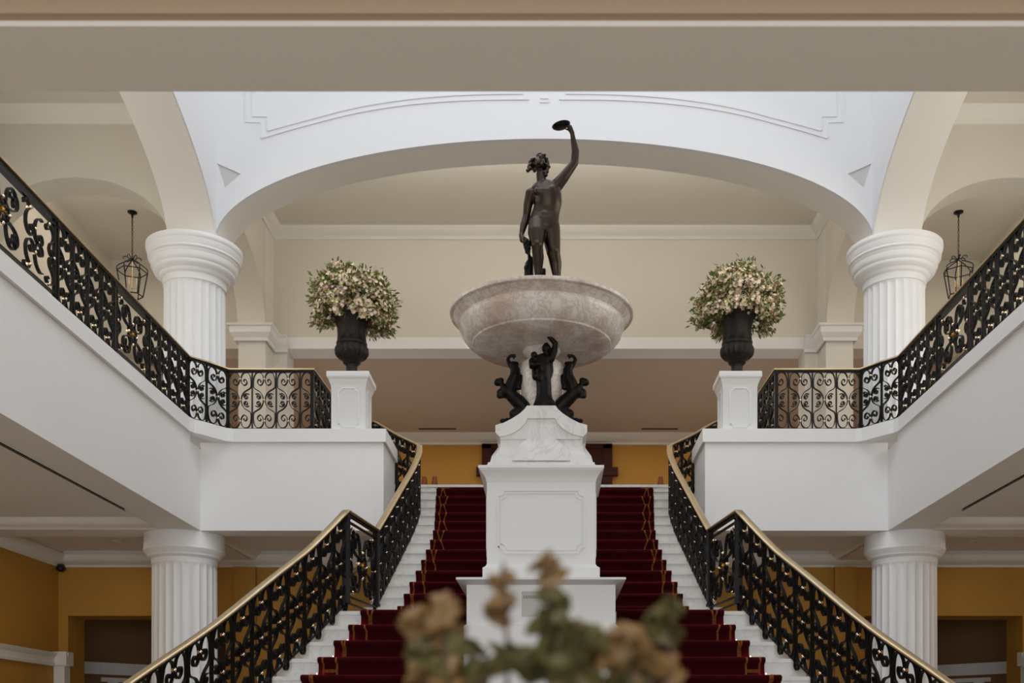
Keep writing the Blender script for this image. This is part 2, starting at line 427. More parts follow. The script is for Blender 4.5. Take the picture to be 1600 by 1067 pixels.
# far arch of the atrium (bright front face, pocketed triangles) and its cream body
def P(x, z): return (x, z)
poly = arch_poly(-4.75, 4.75, ZS, 9.7, 0, 4.17, 1.30, 6.26)
struct('wall_arch_back', MB().prism([p for p in poly], 'y', 13.42, 13.93), CREAM2, 30)
tri = []
for s in (-1, 1):
    t = [(-4.195, 7.245), (-3.896, 7.115), (-4.10, 6.938)]
    tri.append([(s*-x if s > 0 else x, z) for x, z in t])
poly = arch_poly(-4.16, 4.16, ZS+.12, 9.7, 0, 4.17, 1.30, 6.26)
poly = [(max(-4.16, min(4.16, x)), z) for x, z in poly]
pp = []
for p in poly:
    if not pp or (abs(pp[-1][0]-p[0])+abs(pp[-1][1]-p[1])) > 1e-5: pp.append(p)
tri2 = [[(x*.985, z) for x, z in t] for t in tri]
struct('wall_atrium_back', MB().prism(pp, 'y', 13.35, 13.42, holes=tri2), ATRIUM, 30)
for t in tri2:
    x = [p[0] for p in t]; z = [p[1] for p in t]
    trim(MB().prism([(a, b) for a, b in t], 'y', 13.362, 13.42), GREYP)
# near and top of the atrium
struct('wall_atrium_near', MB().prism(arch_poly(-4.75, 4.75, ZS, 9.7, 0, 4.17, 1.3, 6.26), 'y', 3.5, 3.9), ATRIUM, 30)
struct('ceiling_near_gallery', box(-4.75, 4.75, -4, 3.5, 7.92, 8.1), CREAM)
struct('wall_near_end', box(-XO, XO, -4.3, -4, GAL, 8.2), CREAM)
b = MB(); b.box(-4.75, -4.16, 3.5, 13.93, 9.7, 12.8); b.box(4.16, 4.75, 3.5, 13.93, 9.7, 12.8); b.box(-4.16, 4.16, 3.5, 3.9, 9.7, 12.8); b.box(-4.16, 4.16, 13.35, 13.93, 9.7, 12.8)
struct('wall_added_shaft', b, ATRIUM)  # unseen shaft added to set the skylight higher above the upper walls
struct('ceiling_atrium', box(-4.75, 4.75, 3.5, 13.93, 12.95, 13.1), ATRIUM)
# relief mouldings on the atrium walls
def strip_y(pts, w=.035, d=.018, y=13.35):
    return MB().strip(catmull(pts, 6) if len(pts) > 4 else pts, w, d*2, lambda x, dd, z: (x, y+dd, z))
A1 = [(-3.58, 7.569), (-3.08, 7.715), (-2.35, 7.897), (-1.62, 8.006), (-.894, 8.054), (-.19, 8.062)]
A2 = [(-3.50, 7.665), (-3.04, 7.79), (-2.35, 7.965), (-1.62, 8.075), (-.9, 8.124), (-.27, 8.135)]
for s in (-1, 1):
    Ty = lambda x, dd, z: (x, 13.35+dd, z)
    for arc, pre in ((A1, [(-3.774, 8.6), (-3.774, 7.767), (-3.58, 7.767)]), (A2, [(-3.685, 8.6), (-3.685, 7.84), (-3.50, 7.84)])):
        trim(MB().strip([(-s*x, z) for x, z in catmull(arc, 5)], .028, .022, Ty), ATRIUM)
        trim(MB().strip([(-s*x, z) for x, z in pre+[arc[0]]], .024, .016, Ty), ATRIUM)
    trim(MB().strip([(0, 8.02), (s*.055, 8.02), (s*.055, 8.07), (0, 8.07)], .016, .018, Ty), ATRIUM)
    for k, off in enumerate((.55, .63)):
        pts = [(8.79+t, 6.31+off+1.23*math.sqrt(max(0, 1-(t/4.75)**2))+.08) for t in [-3.6+i*7.2/24 for i in range(25)]]
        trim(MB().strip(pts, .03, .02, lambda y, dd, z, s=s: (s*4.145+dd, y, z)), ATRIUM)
# rooms behind the landing
struct('ceiling_lobby', box(-XO, XO, 17.96, 23.3, 6.60, 6.8), TAUPE)
trim(box(-XO, XO, 17.97, 19.3, 6.56, 6.60), TAUPE)
struct('wall_lobby_back', box(-XO, XO, 23.1, 23.3, GAL-.3, 6.6), OCHRE)
for s, nm in ((-1, 'left'), (1, 'right')):
    struct('wall_lobby_%s' % nm, box(s*XO, s*(XO+.2), 17.96, 23.3, GAL-.3, 6.6), OCHRE)
cr = [(0, 0), (.05, 0), (.06, .04), (.12, .07), (.2, .16), (.22, .22), (0, .22)]
trim(MB().sweep([(-XO, 18, 6.38), (-XO, 23.1, 6.38), (XO, 23.1, 6.38), (XO, 18, 6.38)], [(a, z) for a, z in cr]), CREAM2, 40)
for x0, x1 in ((-2.75, -1.95), (2.02, 2.8)): trim(box(x0, x1, 22.6, 22.64, 6.585, 6.6), SLOT)
for s in (-1, 1):      # dark doors with eared surrounds in the lobby
    d = MB(); d.box(s*.6, s*1.30, 23.02, 23.1, GAL, 6.33)
    dd = struct('door_%d' % (1 if s < 0 else 2), d, WOOD)
    f = MB(); f.box(s*1.22, s*1.42, 22.98, 23.06, GAL, 6.36); f.box(s*.5, s*1.42, 22.98, 23.06, 6.28, 6.38); f.box(s*1.2, s*1.54, 22.94, 23.06, 5.68, 5.86)
    trim(f, WOOD)
    e = MB(); e.box(s*3.28, s*4.3, 23.02, 23.1, GAL, 6.2); struct('door_%d' % (3 if s < 0 else 4), e, WOOD)
# skylight frame over the atrium
g = MB()
g.box(-4.16, -4.0, 3.9, 13.35, 12.6, 12.68); g.box(4.0, 4.16, 3.9, 13.35, 12.6, 12.68); g.box(-4.0, 4.0, 3.9, 4.06, 12.6, 12.68); g.box(-4.0, 4.0, 13.19, 13.35, 12.6, 12.68)
struct('window_1', g, WHITE)

# ================================================================ columns
def flute(depth, z0, z1, n=24):
    def rf(r, z, a):
        t = (a*n/(2*PI)) % 1
        if z < z0 or z > z1: return r
        e = min(1, (z-z0)/.08, (z1-z)/.06); e = math.sqrt(max(0, e))
        return r-depth*e*math.sqrt(max(0, 1-((t-.5)/.42)**2)) if abs(t-.5) < .42 else r
    return rf
def column(x, y, z0, z1, r, capprof, label, zfl):
    t = thing('column', label, 'column', (x, y, z0), 'white fluted columns at the atrium corners')
    n = 24; seg = n*8; rows = [z0+.12, z0+.125]+[z0+.13+i*.02 for i in range(5)]
    zf0 = z0+.13
    rows = [z0+.10, zf0, zf0+.03, zf0+.06, zf0+.09, (zf0+zfl)/2, zfl-.07, zfl-.05, zfl-.03, zfl-.012, zfl, zfl+.002]
    prof = [(r*(1.03-.03*(z-z0)/(z1-z0)), z) for z in rows]
    MB().lathe(prof, (x, y, 0), seg, flute(.022, zf0, zfl)).build('shaft', COLW, t, 50)
    MB().lathe([(r+.1, z0), (r+.1, z0+.03), (r+.11, z0+.05), (r+.1, z0+.08), (r+.04, z0+.1), (r, z0+.115)], (x, y, 0), 64).build('base', COLW, t, 40)
    MB().lathe(capprof, (x, y, 0), 96).build('capital', COLW, t, 40)
    return t
for s, nm in ((-1, 'left'), (1, 'right')):
    side = 'left' if s < 0 else 'right'
    up = [(.376, 5.765), (.392, 5.77), (.395, 5.85), (.425, 5.865), (.43, 5.875), (.44, 5.9), (.49, 5.925), (.505, 5.945), (.505, 5.965), (.50, 5.97), (.52, 5.985), (.535, 6.01), (.535, 6.06),
          (.548, 6.075), (.55, 6.09), (.575, 6.105), (.575, 6.12), (.562, 6.13), (.575, 6.15), (.585, 6.20), (.58, 6.205), (.598, 6.225), (.60, 6.25), (.597, 6.28)]
    column(s*4.52, 13.65, CAP, 6.28, .376, up, 'white fluted upper column with round moulded capital on the %s of the atrium' % side, 5.765)
    dn = [(.40, 2.20), (.405, 2.205), (.41, 2.27), (.44, 2.285), (.455, 2.30), (.455, 2.31), (.47, 2.33), (.492, 2.355), (.50, 2.37), (.505, 2.375), (.505, 2.395), (.50, 2.40), (.50, 2.588)]
    column(s*4.65, 13.65, GF, 2.588, .40, dn, 'white fluted lower column carrying the gallery on the %s' % side, 2.20)
# ================================================================ staircase and carpet
RU, TU, RL, TL = .171, .28, .174, .28
def nose(i):
    if i <= 11: return 14.4-TU*i, 3.268-RU*i
    return 10.22-TL*(i-12), 1.216-RL*(i-12)
nosev = {i: nose(i) for i in range(-1, 28)}
nosev[-2] = (15.12, GAL)
RAILP = [(3.62, 5.70), (3.30, 6.60), (2.89, 7.59), (2.58, 8.3), (2.32, 9.10), (2.10, 9.75), (1.926, 10.37), (1.79, 11.34), (1.74, 11.95), (1.69, 12.6), (1.645, 13.2), (1.635, 13.75), (1.67, 14.1), (2.02, 14.50), (2.5, 15.2)]
WID = [(y, x+.13) for x, y in RAILP[:-3]]+[(14.12, 1.86), (14.4, 2.1), (14.7, 2.3), (15.2, 2.62)]
def wid(y): return interp(WID, y)
CW = [(4, 3.4), (5.7, 3.0), (7.59, 2.52), (9.1, 2.07), (9.38, 1.985), (9.66, 1.9), (9.94, 1.82), (10.22, 1.757), (11.32, 1.56), (11.6, 1.532), (11.88, 1.506), (12.16, 1.472), (12.44, 1.444), (12.72, 1.421), (13.0, 1.404),
      (13.28, 1.40), (13.56, 1.411), (13.84, 1.437), (14.12, 1.46), (14.4, 1.486), (14.68, 1.508), (15.12, 1.54), (16, 1.6)]
stair = thing('staircase', 'white marble double-flared staircase with mid landing climbing to the gallery', 'staircase', (0, 5.6, GF))
NOTCH = .72
for i in range(-2, 27):
    y0, z0 = nosev[i]; y1 = nosev[i-1][0] if i > -2 else 15.9
    parts = [(-1, 1)]
    zb = z0-.34 if i < 26 else GF
    zb = max(zb, GF)
    mb = MB()
    def slab(xl0, xr0, xl1, xr1, ya, yb, za, zt):
        mb.prism([(xl0, ya), (xr0, ya), (xr1, yb), (xl1, yb)], 'z', za, zt)
    w0, w1 = wid(y0), wid(y1+.02)
    if i == -2: w1 = 2.7
    if 13 <= i <= 16 or i == 12:
        for s in (-1, 1):
            a0, a1 = (s*NOTCH, s*w0); b0, b1 = (s*NOTCH, s*w1)
            yb = y1+.02; mb = MB()
            if i == 12:
                mb.prism([(s*NOTCH, y0+.02), (s*w0, y0+.02), (s*w1, yb), (0, yb), (0, 10.29), (s*NOTCH, 10.29)], 'z', zb, z0-.035)
                mb.prism([(s*NOTCH, y0), (s*w0, y0), (s*w1, yb), (0, yb), (0, 10.29), (s*NOTCH, 10.29)], 'z', z0-.035, z0)
            else:
                mb.prism([(a0, y0+.02), (a1, y0+.02), (b1, yb), (b0, yb)], 'z', zb, z0-.035)
                mb.prism([(a0, y0), (a1, y0), (b1, yb), (b0, yb)], 'z', z0-.035, z0)
            if s < 0: mb.build('step', MSTEP, stair)
    else:
        yb = 10.28 if i == 17 else y1+.02
        if i == 17:
            mb.prism([(-w0, y0+.02), (w0, y0+.02), (w1, y1+.02), (NOTCH, y1+.02), (NOTCH, 10.28), (-NOTCH, 10.28), (-NOTCH, y1+.02), (-w1, y1+.02)], 'z', zb, z0-.035)
            mb.prism([(-w0, y0), (w0, y0), (w1, y1+.02), (NOTCH, y1+.02), (NOTCH, 10.28), (-NOTCH, 10.28), (-NOTCH, y1+.02), (-w1, y1+.02)], 'z', z0-.035, z0)
        else:
            slab(-w0, w0, -w1, w1, y0+.02, yb, zb, z0-.035)
            slab(-w0, w0, -w1, w1, y0, yb, z0-.035, z0)
    mb.build('step', MSTEP, stair)
# side walls under the flights
for s in (-1, 1):
    mb = MB(); ys = [5.75+i*.25 for i in range(32)]; ys = [y for y in ys if y < 13.4]
    vs = []; fs = []
    def slope_z(y):
        if y < 10.22: return 1.216+.6214*(y-10.22)-.2
        if y < 11.32: return 1.05
        return 1.387+.611*(y-11.32)-.2
    for y in ys:
        w = wid(y); zt = max(GF+.01, slope_z(y))
        for x in (w-.02, w-.18):
            vs += [(s*x, y, GF), (s*x, y, zt)]
    for k in range(len(ys)-1):
        o = k*4
        fs += [(o, o+1, o+5, o+4), (o+2, o+6, o+7, o+3), (o+1, o+3, o+7, o+5), (o, o+4, o+6, o+2)]
    n = (len(ys)-1)*4; fs += [(0, 2, 3, 1), (n, n+1, n+3, n+2)]
    mb.add(vs, fs).build('stringer', WHITE, stair)

# carpet runner
prof = []          # (y, z, i)
arc = 0
order = list(range(26, -3, -1))
prof.append((nosev[26][0]+.012, GF+.012, 26))
for i in order:
    y0, z0 = nosev[i]; y1 = nosev[i-1][0] if i > -2 else 15.9
    if i == -2: prof.append((y0+.012, z0-.04, i)); break
    prof += [(y0+.012, z0-.05, i), (y0-.006, z0-.032, i), (y0-.012, z0-.012, i), (y0-.006, z0+.006, i), (y0+.012, z0+.012, i)]
    prof += [(y1+.006 if i > -2 else y1, z0+.012, i)]
def carpet_strip(side, rows):
    vs = []; fs = []; uvs = []; s_ = 0; last = None
    for (y, z, i, inner) in rows:
        if last: s_ += math.hypot(y-last[0], z-last[1])
        last = (y, z); w = interp(CW, y)
        cols = [(w, 0.), (w-.25, .25), (w-.6, .6), (inner, w-inner)]
        for x, u in cols: vs.append((side*x, y, z)); uvs.append((u, s_))
    for k in range(len(rows)-1):
        for c in range(3):
            a = k*4+c; fs.append((a, a+1, a+5, a+4) if side < 0 else (a, a+4, a+5, a+1))
    return vs, fs, uvs
cr_root = thing('stair_carpet', 'deep red stair carpet with gold hexagon chain borders', 'carpet', (0, 5.6, GF))
def notch(i, y): return NOTCH if (13 <= i <= 16) or (i == 12 and y < 10.29) else 0.0
for side in (-1, 1):
    rows = []
    for (y, z, i) in prof:
        inn = notch(i, y)
        if rows and rows[-1][3] != inn and i == 12:      # leave the notch on the landing
            rows.append((10.30, z, i, NOTCH)); rows.append((10.302, z, i, 0.0))
        if rows and rows[-1][3] != inn and i in (16,): rows.append((y-.001, z, i, NOTCH)) if False else None
        rows.append((y, z, i, inn))
    # the flat strip of the landing row starts inside the notch
    vs, fs, uvs = carpet_strip(side, rows)
    me = bpy.data.meshes.new('runner'); me.from_pydata(vs, [], fs); me.materials.append(CARPET)
    ul = me.uv_layers.new(name='UVMap')
    for l in me.loops: ul.data[l.index].uv = uvs[l.vertex_index]
    me.shade_smooth(); me.set_sharp_from_angle(angle=math.radians(75)); me.update()
    o = bpy.data.objects.new('runner', me); COL.objects.link(o); o.parent = cr_root
    for v in me.vertices: v.co -= Vector((0, 5.6, GF))
    sm = o.modifiers.new('thick', 'SOLIDIFY'); sm.thickness = .008; sm.offset = 0
# brass clips at the ends of the carpet rods
clip0 = None
for i in range(-1, 22):
    y1 = nosev[i-1][0]; z0 = nosev[i][1]
    w = interp(CW, y1)
    for s in (-1, 1):
        if clip0 is None:
            c = MB(); c.tube([(0, 0, 0), (.05, 0, 0)], .007, 8).ball((.055, 0, 0), .012).box(.0, .012, -.012, .012, -.016, .016)
            clip0 = c.build('carpet_clip', BEAD, cr_root, 40, local=True); o = clip0
        else:
            o = clip0.copy(); COL.objects.link(o); o.parent = cr_root
        o.location = (s*w, y1-.004-5.6, z0+.03-GF); o.rotation_euler = (0, 0, 0 if s > 0 else PI)

# ================================================================ wrought iron balustrades
UW, UH = .29, .72      # drawing size of one scroll unit
def px(p): return ((p[0]-880)/207., (745-p[1])/520.)
SPIRAL = [(947, 318), (953, 309), (962, 316), (956, 334), (940, 341), (926, 326), (926, 304), (941, 290), (960, 291), (972, 304), (969, 322), (955, 348), (936, 352), (921, 338)]
TOP = [(948, 320), (955, 312), (949, 300), (936, 299), (926, 314), (929, 336), (947, 350), (964, 340), (975, 315), (977, 288), (968, 255), (945, 234), (917, 238), (899, 265), (891, 305), (890, 350), (897, 376), (920, 392),
       (948, 412), (968, 444), (977, 485)]
INC = [(936, 458), (944, 456), (944, 446), (933, 441), (922, 450), (923, 466), (936, 475), (950, 466), (953, 446), (945, 430)]
def mirror_y(pts): return [(x, 970-y) for x, y in pts]
def unit_paths():
    up = catmull([px(p) for p in TOP], 3)
    dn = catmull([px(p) for p in mirror_y(TOP)], 3)
    i1 = catmull([px(p) for p in [(934, 460), (942, 456), (940, 446), (928, 443), (920, 454), (926, 469), (941, 472), (951, 458), (948, 438), (930, 426), (908, 432)]], 3)
    i2 = catmull([px(p) for p in mirror_y([(934, 460), (942, 456), (940, 446), (928, 443), (920, 454), (926, 469), (941, 472), (951, 458), (948, 438), (930, 426), (908, 432)])], 3)
    return [up, dn, i1, i2]
UP = unit_paths()
def collar(mb, T, x, z, r=.014, a=PI):
    M_ = None
    mb.ball(T(x, 0, z), (r*1.0, r*1.5, r*1.25), 8, 6)
CACHE = {}
def panel_mesh(kind, w, h, dz, deep=.032):
    key = (kind, round(w, 3), round(h, 3), round(dz, 3), deep)
    if key in CACHE: return CACHE[key]
    def T(x, d, z): return Vector((x, d, z+dz*x/w))
    iron = MB(); br = MB()
    if kind == 'half': br = []
    if kind in ('unit', 'half'):
        full = w if kind == 'unit' else w*2
        for sgn in ((0, 1) if kind == 'unit' else (0,)):
            for p in UP:
                q = [((a if sgn == 0 else 1-a)*full, (.01+b*.98)*h) for a, b in p]
                iron.strip(q, .0085, deep, T)
        if kind == 'unit':
            br = [T(w/2, 0, z*h) for z in (.14, .5, .86)]
        iron.strip([(0, 0), (0, h)], .013, deep*1.1, T)
    else:
        cx, cz = w/2, h/2; R = h*.44; beads = []
        iron.strip([(0, 0), (0, h)], .02, deep*1.3, T); iron.strip([(.05, 0), (.05, h)], .012, deep, T); iron.strip([(w-.05, 0), (w-.05, h)], .012, deep, T)
        for z in (.085, .915): iron.strip([(0, z*h), (w, z*h)], .014, deep, T)
        # eight looping scrolls round the rosette
        for k in range(4):
            a0 = PI/4+k*PI/2
            for sg in (-1, 1):
                pts = [(.20, .02), (.34, .10), (.52, .22), (.74, .27), (.90, .17), (.93, .02), (.82, -.0), (.70, .05), (.64, .13), (.69, .185), (.76, .15)]
                q = []
                for r_, l_ in catmull(pts, 4):
                    x = math.cos(a0)*r_*R-math.sin(a0)*sg*l_*R; z = math.sin(a0)*r_*R+math.cos(a0)*sg*l_*R
                    q.append((cx+x*1.0, cz+z))
                iron.strip(q, .0085, deep, T)
            beads.append(T(cx+math.cos(k*PI/2)*R*.33, 0, cz+math.sin(k*PI/2)*R*.33))
        for k in range(2):       # ring
            q = [(cx+math.cos(a)*R*(.31 if k == 0 else .12), cz+math.sin(a)*R*(.31 if k == 0 else .12)) for a in [2*PI*i/28 for i in range(29)]]
            (iron if k == 0 else br).strip(q, .008, deep*.9 if k == 0 else .012, T)
        for k in range(6):
            a = k*PI/3+.3; ux, uz = math.cos(a), math.sin(a)
            M_ = Matrix(((ux, 0, -uz), (0, 1, 0), (uz, 0, ux)))
            iron.ball(T(cx+ux*R*.19, 0, cz+uz*R*.19), (R*.11, .018, R*.075), 10, 6, M_)
            iron_c = (cx+ux*R*.2, cz+uz*R*.2)
            br.tube([T(cx+ux*R*.05, .0, cz+uz*R*.05), T(cx+math.cos(a+.5)*R*.27, .0, cz+math.sin(a+.5)*R*.27)], .004, 5)
        br.ball(T(cx, 0, cz), (.022, .026, .022), 8, 6)
        # wide panels carry a stack of volutes on each side of the rosette
        if w > 1.2:
            for sg in (-1, 1):
                for zz in (1, -1):
                    for (ox, pts) in ((.62, [(.0, .035), (-.02, .055), (.0, .085), (.035, .08), (.05, .045), (.03, .01), (-.02, .0), (-.07, .03), (-.085, .10), (-.06, .18), (.0, .225), (.05, .22)]),
                                      (.44, [(.03, .06), (.01, .08), (.03, .11), (.07, .10), (.075, .06), (.04, .02), (-.02, .03), (-.06, .09), (-.05, .17), (-.0, .24), (-.04, .285), (-.09, .27), (-.085, .235)])):
                        q = catmull([(cx+sg*(ox+a), cz+zz*b*(h/.72)) for a, b in pts], 4); iron.strip(q, .0085, deep, T)
                    beads.append(T(cx+sg*.53, 0, cz+zz*.10)); beads.append(T(cx+sg*.44, 0, cz+zz*.24))
        # side scrolls against the posts
        for sg in (-1, 1):
            bx_ = cx+sg*(w/2-.05)
            for zz in (1, -1):
                pts = [(-.055, .03), (-.045, .06), (-.02, .05), (-.025, .015), (-.06, .01), (-.085, .05), (-.07, .10), (-.035, .13), (-.012, .17), (-.02, .22), (-.07, .255), (-.12, .25), (-.14, .22), (-.12, .20), (-.1, .215)]
                q = catmull([(bx_+sg*a*min(1.1, w/.86), cz+zz*b*(h/.72)) for a, b in pts], 4)
                iron.strip(q, .0085, deep, T)
                beads.append(T(bx_+sg*-.1*min(1.1, w/.86), 0, cz+zz*.255*h/.72))
            beads.append(T(bx_-sg*.02, 0, cz))
    if kind == 'rosette': r = (iron.mesh('scroll_panel', IRON, 35), br.mesh('rosette_heart', GOLD, 40), beads)
    else: r = (iron.mesh('scroll_panel', IRON, 35), None, br)
    CACHE[key] = r; return r
def put_panel(root, p0, p1, h, kind='unit'):
    d = Vector(p1)-Vector(p0); w = math.hypot(d.x, d.y); ang = math.atan2(d.y, d.x)
    me, bm_, beads = panel_mesh(kind, w, h, d.z)
    if 'bead' not in CACHE: CACHE['bead'] = MB().ball((0, 0, 0), (.017, .025, .020), 12, 8).mesh('brass_collar', BEAD, 60)
    o = bpy.data.objects.new('rosette_panel' if kind == 'rosette' else 'scroll_panel', me); COL.objects.link(o); o.parent = root
    o.location = Vector(p0)-root.location; o.rotation_euler = (0, 0, ang)
    if bm_:
        c = bpy.data.objects.new('rosette_heart', bm_); COL.objects.link(c); c.parent = o; c['label'] = 'gilt flower heart'
    for q in beads:
        c = bpy.data.objects.new('brass_collar', CACHE['bead']); COL.objects.link(c); c.parent = o; c.location = q
    if kind == 'rosette': o['label'] = 'ironwork panel with gilt-centred flower rosette'
    return o
def post(root, p, h, r=.024):
    mb = MB(); x, y, z = p
    mb.box(x-r, x+r, y-r, y+r, z, z+h); mb.box(x-r-.008, x+r+.008, y-r-.008, y+r+.008, z, z+.03); mb.box(x-r-.006, x+r+.006, y-r-.006, y+r+.006, z+h-.05, z+h-.02)
    return mb.build('post', IRON, root)
HSEC = [(-.033, .0), (-.036, .004), (-.036, .017), (-.031, .022), (.031, .022), (.036, .017), (.036, .004), (.033, .0)]
def rails(root, path, h, hs=1.0, bottom=True, top_bar=0.02):
    """path: base points"""
    top = [(x, y, z+h+.004) for x, y, z in path]
    MB().sweep(top, [(a*hs, b*hs) for a, b in HSEC]).build('handrail', BRASS, root, 50)
    MB().sweep([(x, y, z+h) for x, y, z in path], [(-.02, -.018), (-.02, .004), (.02, .004), (.02, -.018)]).build('upper_rail', IRON, root)
    if bottom: MB().sweep(path, [(-.011, .0), (-.011, .014), (.011, .014), (.011, .0)]).build('lower_rail', IRON, root)
def run(root, p0, p1, h, seq):
    """seq: list of (kind, length share)"""
    tot = sum(l for _, l in seq); p0 = Vector(p0); p1 = Vector(p1); a = 0
    for k, l in seq:
        q0 = p0.lerp(p1, a/tot); a += l; q1 = p0.lerp(p1, a/tot)
        put_panel(root, q0, q1, h, k)
        if k == 'rosette': post(root, q0, h, .018); post(root, q1, h, .018)
U = ('unit', .29)
for s, nm in ((-1, 'left'), (1, 'right')):
    hh = .735
    # long side run
    r1 = thing('gallery_balustrade', 'black scrolled iron balustrade with brass rail along the %s side gallery' % nm, 'balustrade', (s*XG, 8.8, CAP), 'gallery balustrades')
    P0, P1 = (s*XG, 12.80, CAP), (s*XG, 4.45, CAP)
    run(r1, P0, P1, hh, [U]*4+[('rosette', .86)]+[U]*4+[('rosette', 1.76)]+[U]*4+[('rosette', .86)]+[U]*3)
    rails(r1, [P1, P0], hh); post(r1, P1, hh)
    # rounded corner, front and return
    r2 = thing('corner_balustrade', 'black scrolled iron balustrade with brass rail round the %s landing corner' % nm, 'balustrade', (s*3.4, DB, CAP), 'corner balustrades')
    A, B_, C_, D_ = (s*XG, 12.80, CAP), (s*3.97, DB, CAP), (s*2.915, DB, CAP), (s*2.89, 14.27, CAP)
    Am = (s*4.17, 12.97, CAP)
    put_panel(r2, A, Am, hh) if False else None
    mid = (s*4.155, 13.0, CAP)
    run(r2, A, mid, hh, [U]); run(r2, mid, B_, hh, [U])
    run(r2, B_, (s*(3.97-.9043), DB, CAP), hh, [U]*3)
    put_panel(r2, (s*(3.97-.9043), DB, CAP), C_, hh, 'half')
    run(r2, C_, D_, hh, [U]*3)
    rails(r2, [A, mid, B_, C_, D_], hh)
    for p in (A, B_, C_): post(r2, p, hh, .022)
    # upper stair flight, from the gallery round and down to the mid landing
    r3 = thing('upper_stair_balustrade', 'black scrolled iron balustrade with brass rail curving down the %s of the upper flight' % nm, 'balustrade', (s*1.64, 13.2, 2.5), 'upper stair balustrades')
    pl = catmull([(x, y) for x, y in [(1.79, 11.34), (1.74, 11.95), (1.69, 12.6), (1.645, 13.2), (1.635, 13.75), (1.67, 14.08)]], 8)
    pl = [(x, y) for x, y in pl]+[(2.02, 14.50), (2.5, 15.2)]
    # resample
    def resample(pl, step):
        seg = [math.dist(a, b) for a, b in zip(pl, pl[1:])]; L = sum(seg); n = max(1, round(L/step)); out = []
        for k in range(n+1):
            t = L*k/n; i = 0
            while i < len(seg)-1 and t > seg[i]: t -= seg[i]; i += 1
            f = min(1, t/seg[i]); out.append((pl[i][0]+(pl[i+1][0]-pl[i][0])*f, pl[i][1]+(pl[i+1][1]-pl[i][1])*f))
        return out
    def zst(y): return 1.398+.611*(y-11.34)
    pts = resample(pl, .275)
    base = [(s*x, y, min(zst(y), 3.70)) for x, y in pts]
    h3 = .80
    for a, b in zip(base, base[1:]): put_panel(r3, a, b, h3)
    fine = resample(pl, .1)
    k_ = max(i for i, (x, y) in enumerate(fine) if y <= 14.1 and x < 1.7)
    fb = [(s*x, y, min(zst(y), 3.70)) for x, y in fine]
    MB().sweep([(x, y, z+h3+.004) for x, y, z in fb[:k_+1]], [(a*1.05, b*1.05) for a, b in HSEC]).build('handrail', BRASS, r3, 50)
    MB().sweep([(x, y, z+h3+.004) for x, y, z in fb[k_:]], [(a*.62, b*.8) for a, b in HSEC]).build('handrail', BRASS, r3, 50)
    MB().sweep([(x, y, z+h3) for x, y, z in fb], [(-.018, -.016), (-.018, .004), (.018, .004), (.018, -.016)]).build('upper_rail', IRON, r3)
    MB().sweep(fb, [(-.011, .0), (-.011, .014), (.011, .014), (.011, .0)]).build('lower_rail', IRON, r3)
    post(r3, base[0], h3, .03); post(r3, base[-1], h3, .02)
    r5 = thing('return_balustrade', 'short black iron balustrade joining the %s landing corner to the stair rail' % nm, 'balustrade', (s*2.7, 14.7, GAL), 'short joining balustrades')
    A, B_ = (s*2.89, 14.30, 3.80), (s*2.52, 15.2, 3.72)
    run(r5, A, B_, .79, [U]*3); rails(r5, [A, B_], .79, .7)
    # mid landing panel and lower flight
    r4 = thing('lower_stair_balustrade', 'black scrolled iron balustrade with brass rail down the %s of the lower flight' % nm, 'balustrade', (s*2.3, 8.8, .4), 'lower stair balustrades')
    A, B_ = (s*1.926, 10.37, 1.31), (s*1.79, 11.34, 1.31)
    put_panel(r4, (A[0], A[1]+.02, A[2]), (B_[0], B_[1]-.02, B_[2]), .89, 'rosette')
    def zl(y): return 1.31+.6214*(y-10.37)
    pl = catmull([(1.926, 10.37), (2.10, 9.75), (2.32, 9.10), (2.58, 8.3), (2.89, 7.59), (3.30, 6.60), (3.62, 5.78)], 6)
    pts = resample(pl, .268)
    base = [(s*x, y, max(GF, zl(y))) for x, y in pts]; h4 = .83
    for k, (a, b) in enumerate(zip(base, base[1:])):
        put_panel(r4, a, b, .83+.06*max(0, 1-k/3))
    fine = [(s*x, y, max(GF, zl(y))) for x, y in resample(pl, .12)]
    top = [(p[0], p[1], p[2]+.83+.06*max(0, 1-k*.12/(.268*3))) for k, p in enumerate(fine)]
    hp = [(B_[0], B_[1], 2.2), (A[0], A[1], 2.2)]+top[1:]
    MB().sweep([(x, y, z+.004) for x, y, z in hp], [(a*1.15, b*1.15) for a, b in HSEC]).build('handrail', BRASS, r4, 50)
    MB().sweep(hp, [(-.02, -.02), (-.02, .004), (.02, .004), (.02, -.02)]).build('upper_rail', IRON, r4)
    MB().sweep([B_, A]+fine[1:], [(-.011, .0), (-.011, .016), (.011, .016), (.011, .0)]).build('lower_rail', IRON, r4)
    post(r4, A, .88, .034); post(r4, base[-1], h4, .05)
    # little feet curling from the bottom rail
    for k in range(0, len(base)-1):
        x, y, z = base[k]
        d = Vector(base[k+1])-Vector(base[k]); w = math.hypot(d.x, d.y); ang = math.atan2(d.y, d.x)
        key = ('foot', round(d.z/w, 2))
        if key not in CACHE:
            f = MB(); T = lambda x, dd, z: Vector((x, dd, z))
            f.strip(catmull([(0, .0), (-.005, -.05), (.02, -.085), (.05, -.075), (.05, -.045), (.03, -.04), (.03, -.055)], 4), .009, .026, T)
            CACHE[key] = f.mesh('foot_scroll', IRON, 40)
        o = bpy.data.objects.new('foot_scroll', CACHE[key]); COL.objects.link(o); o.parent = r4
        o.location = Vector((x, y, z+.01))-r4.location; o.rotation_euler = (0, 0, ang)
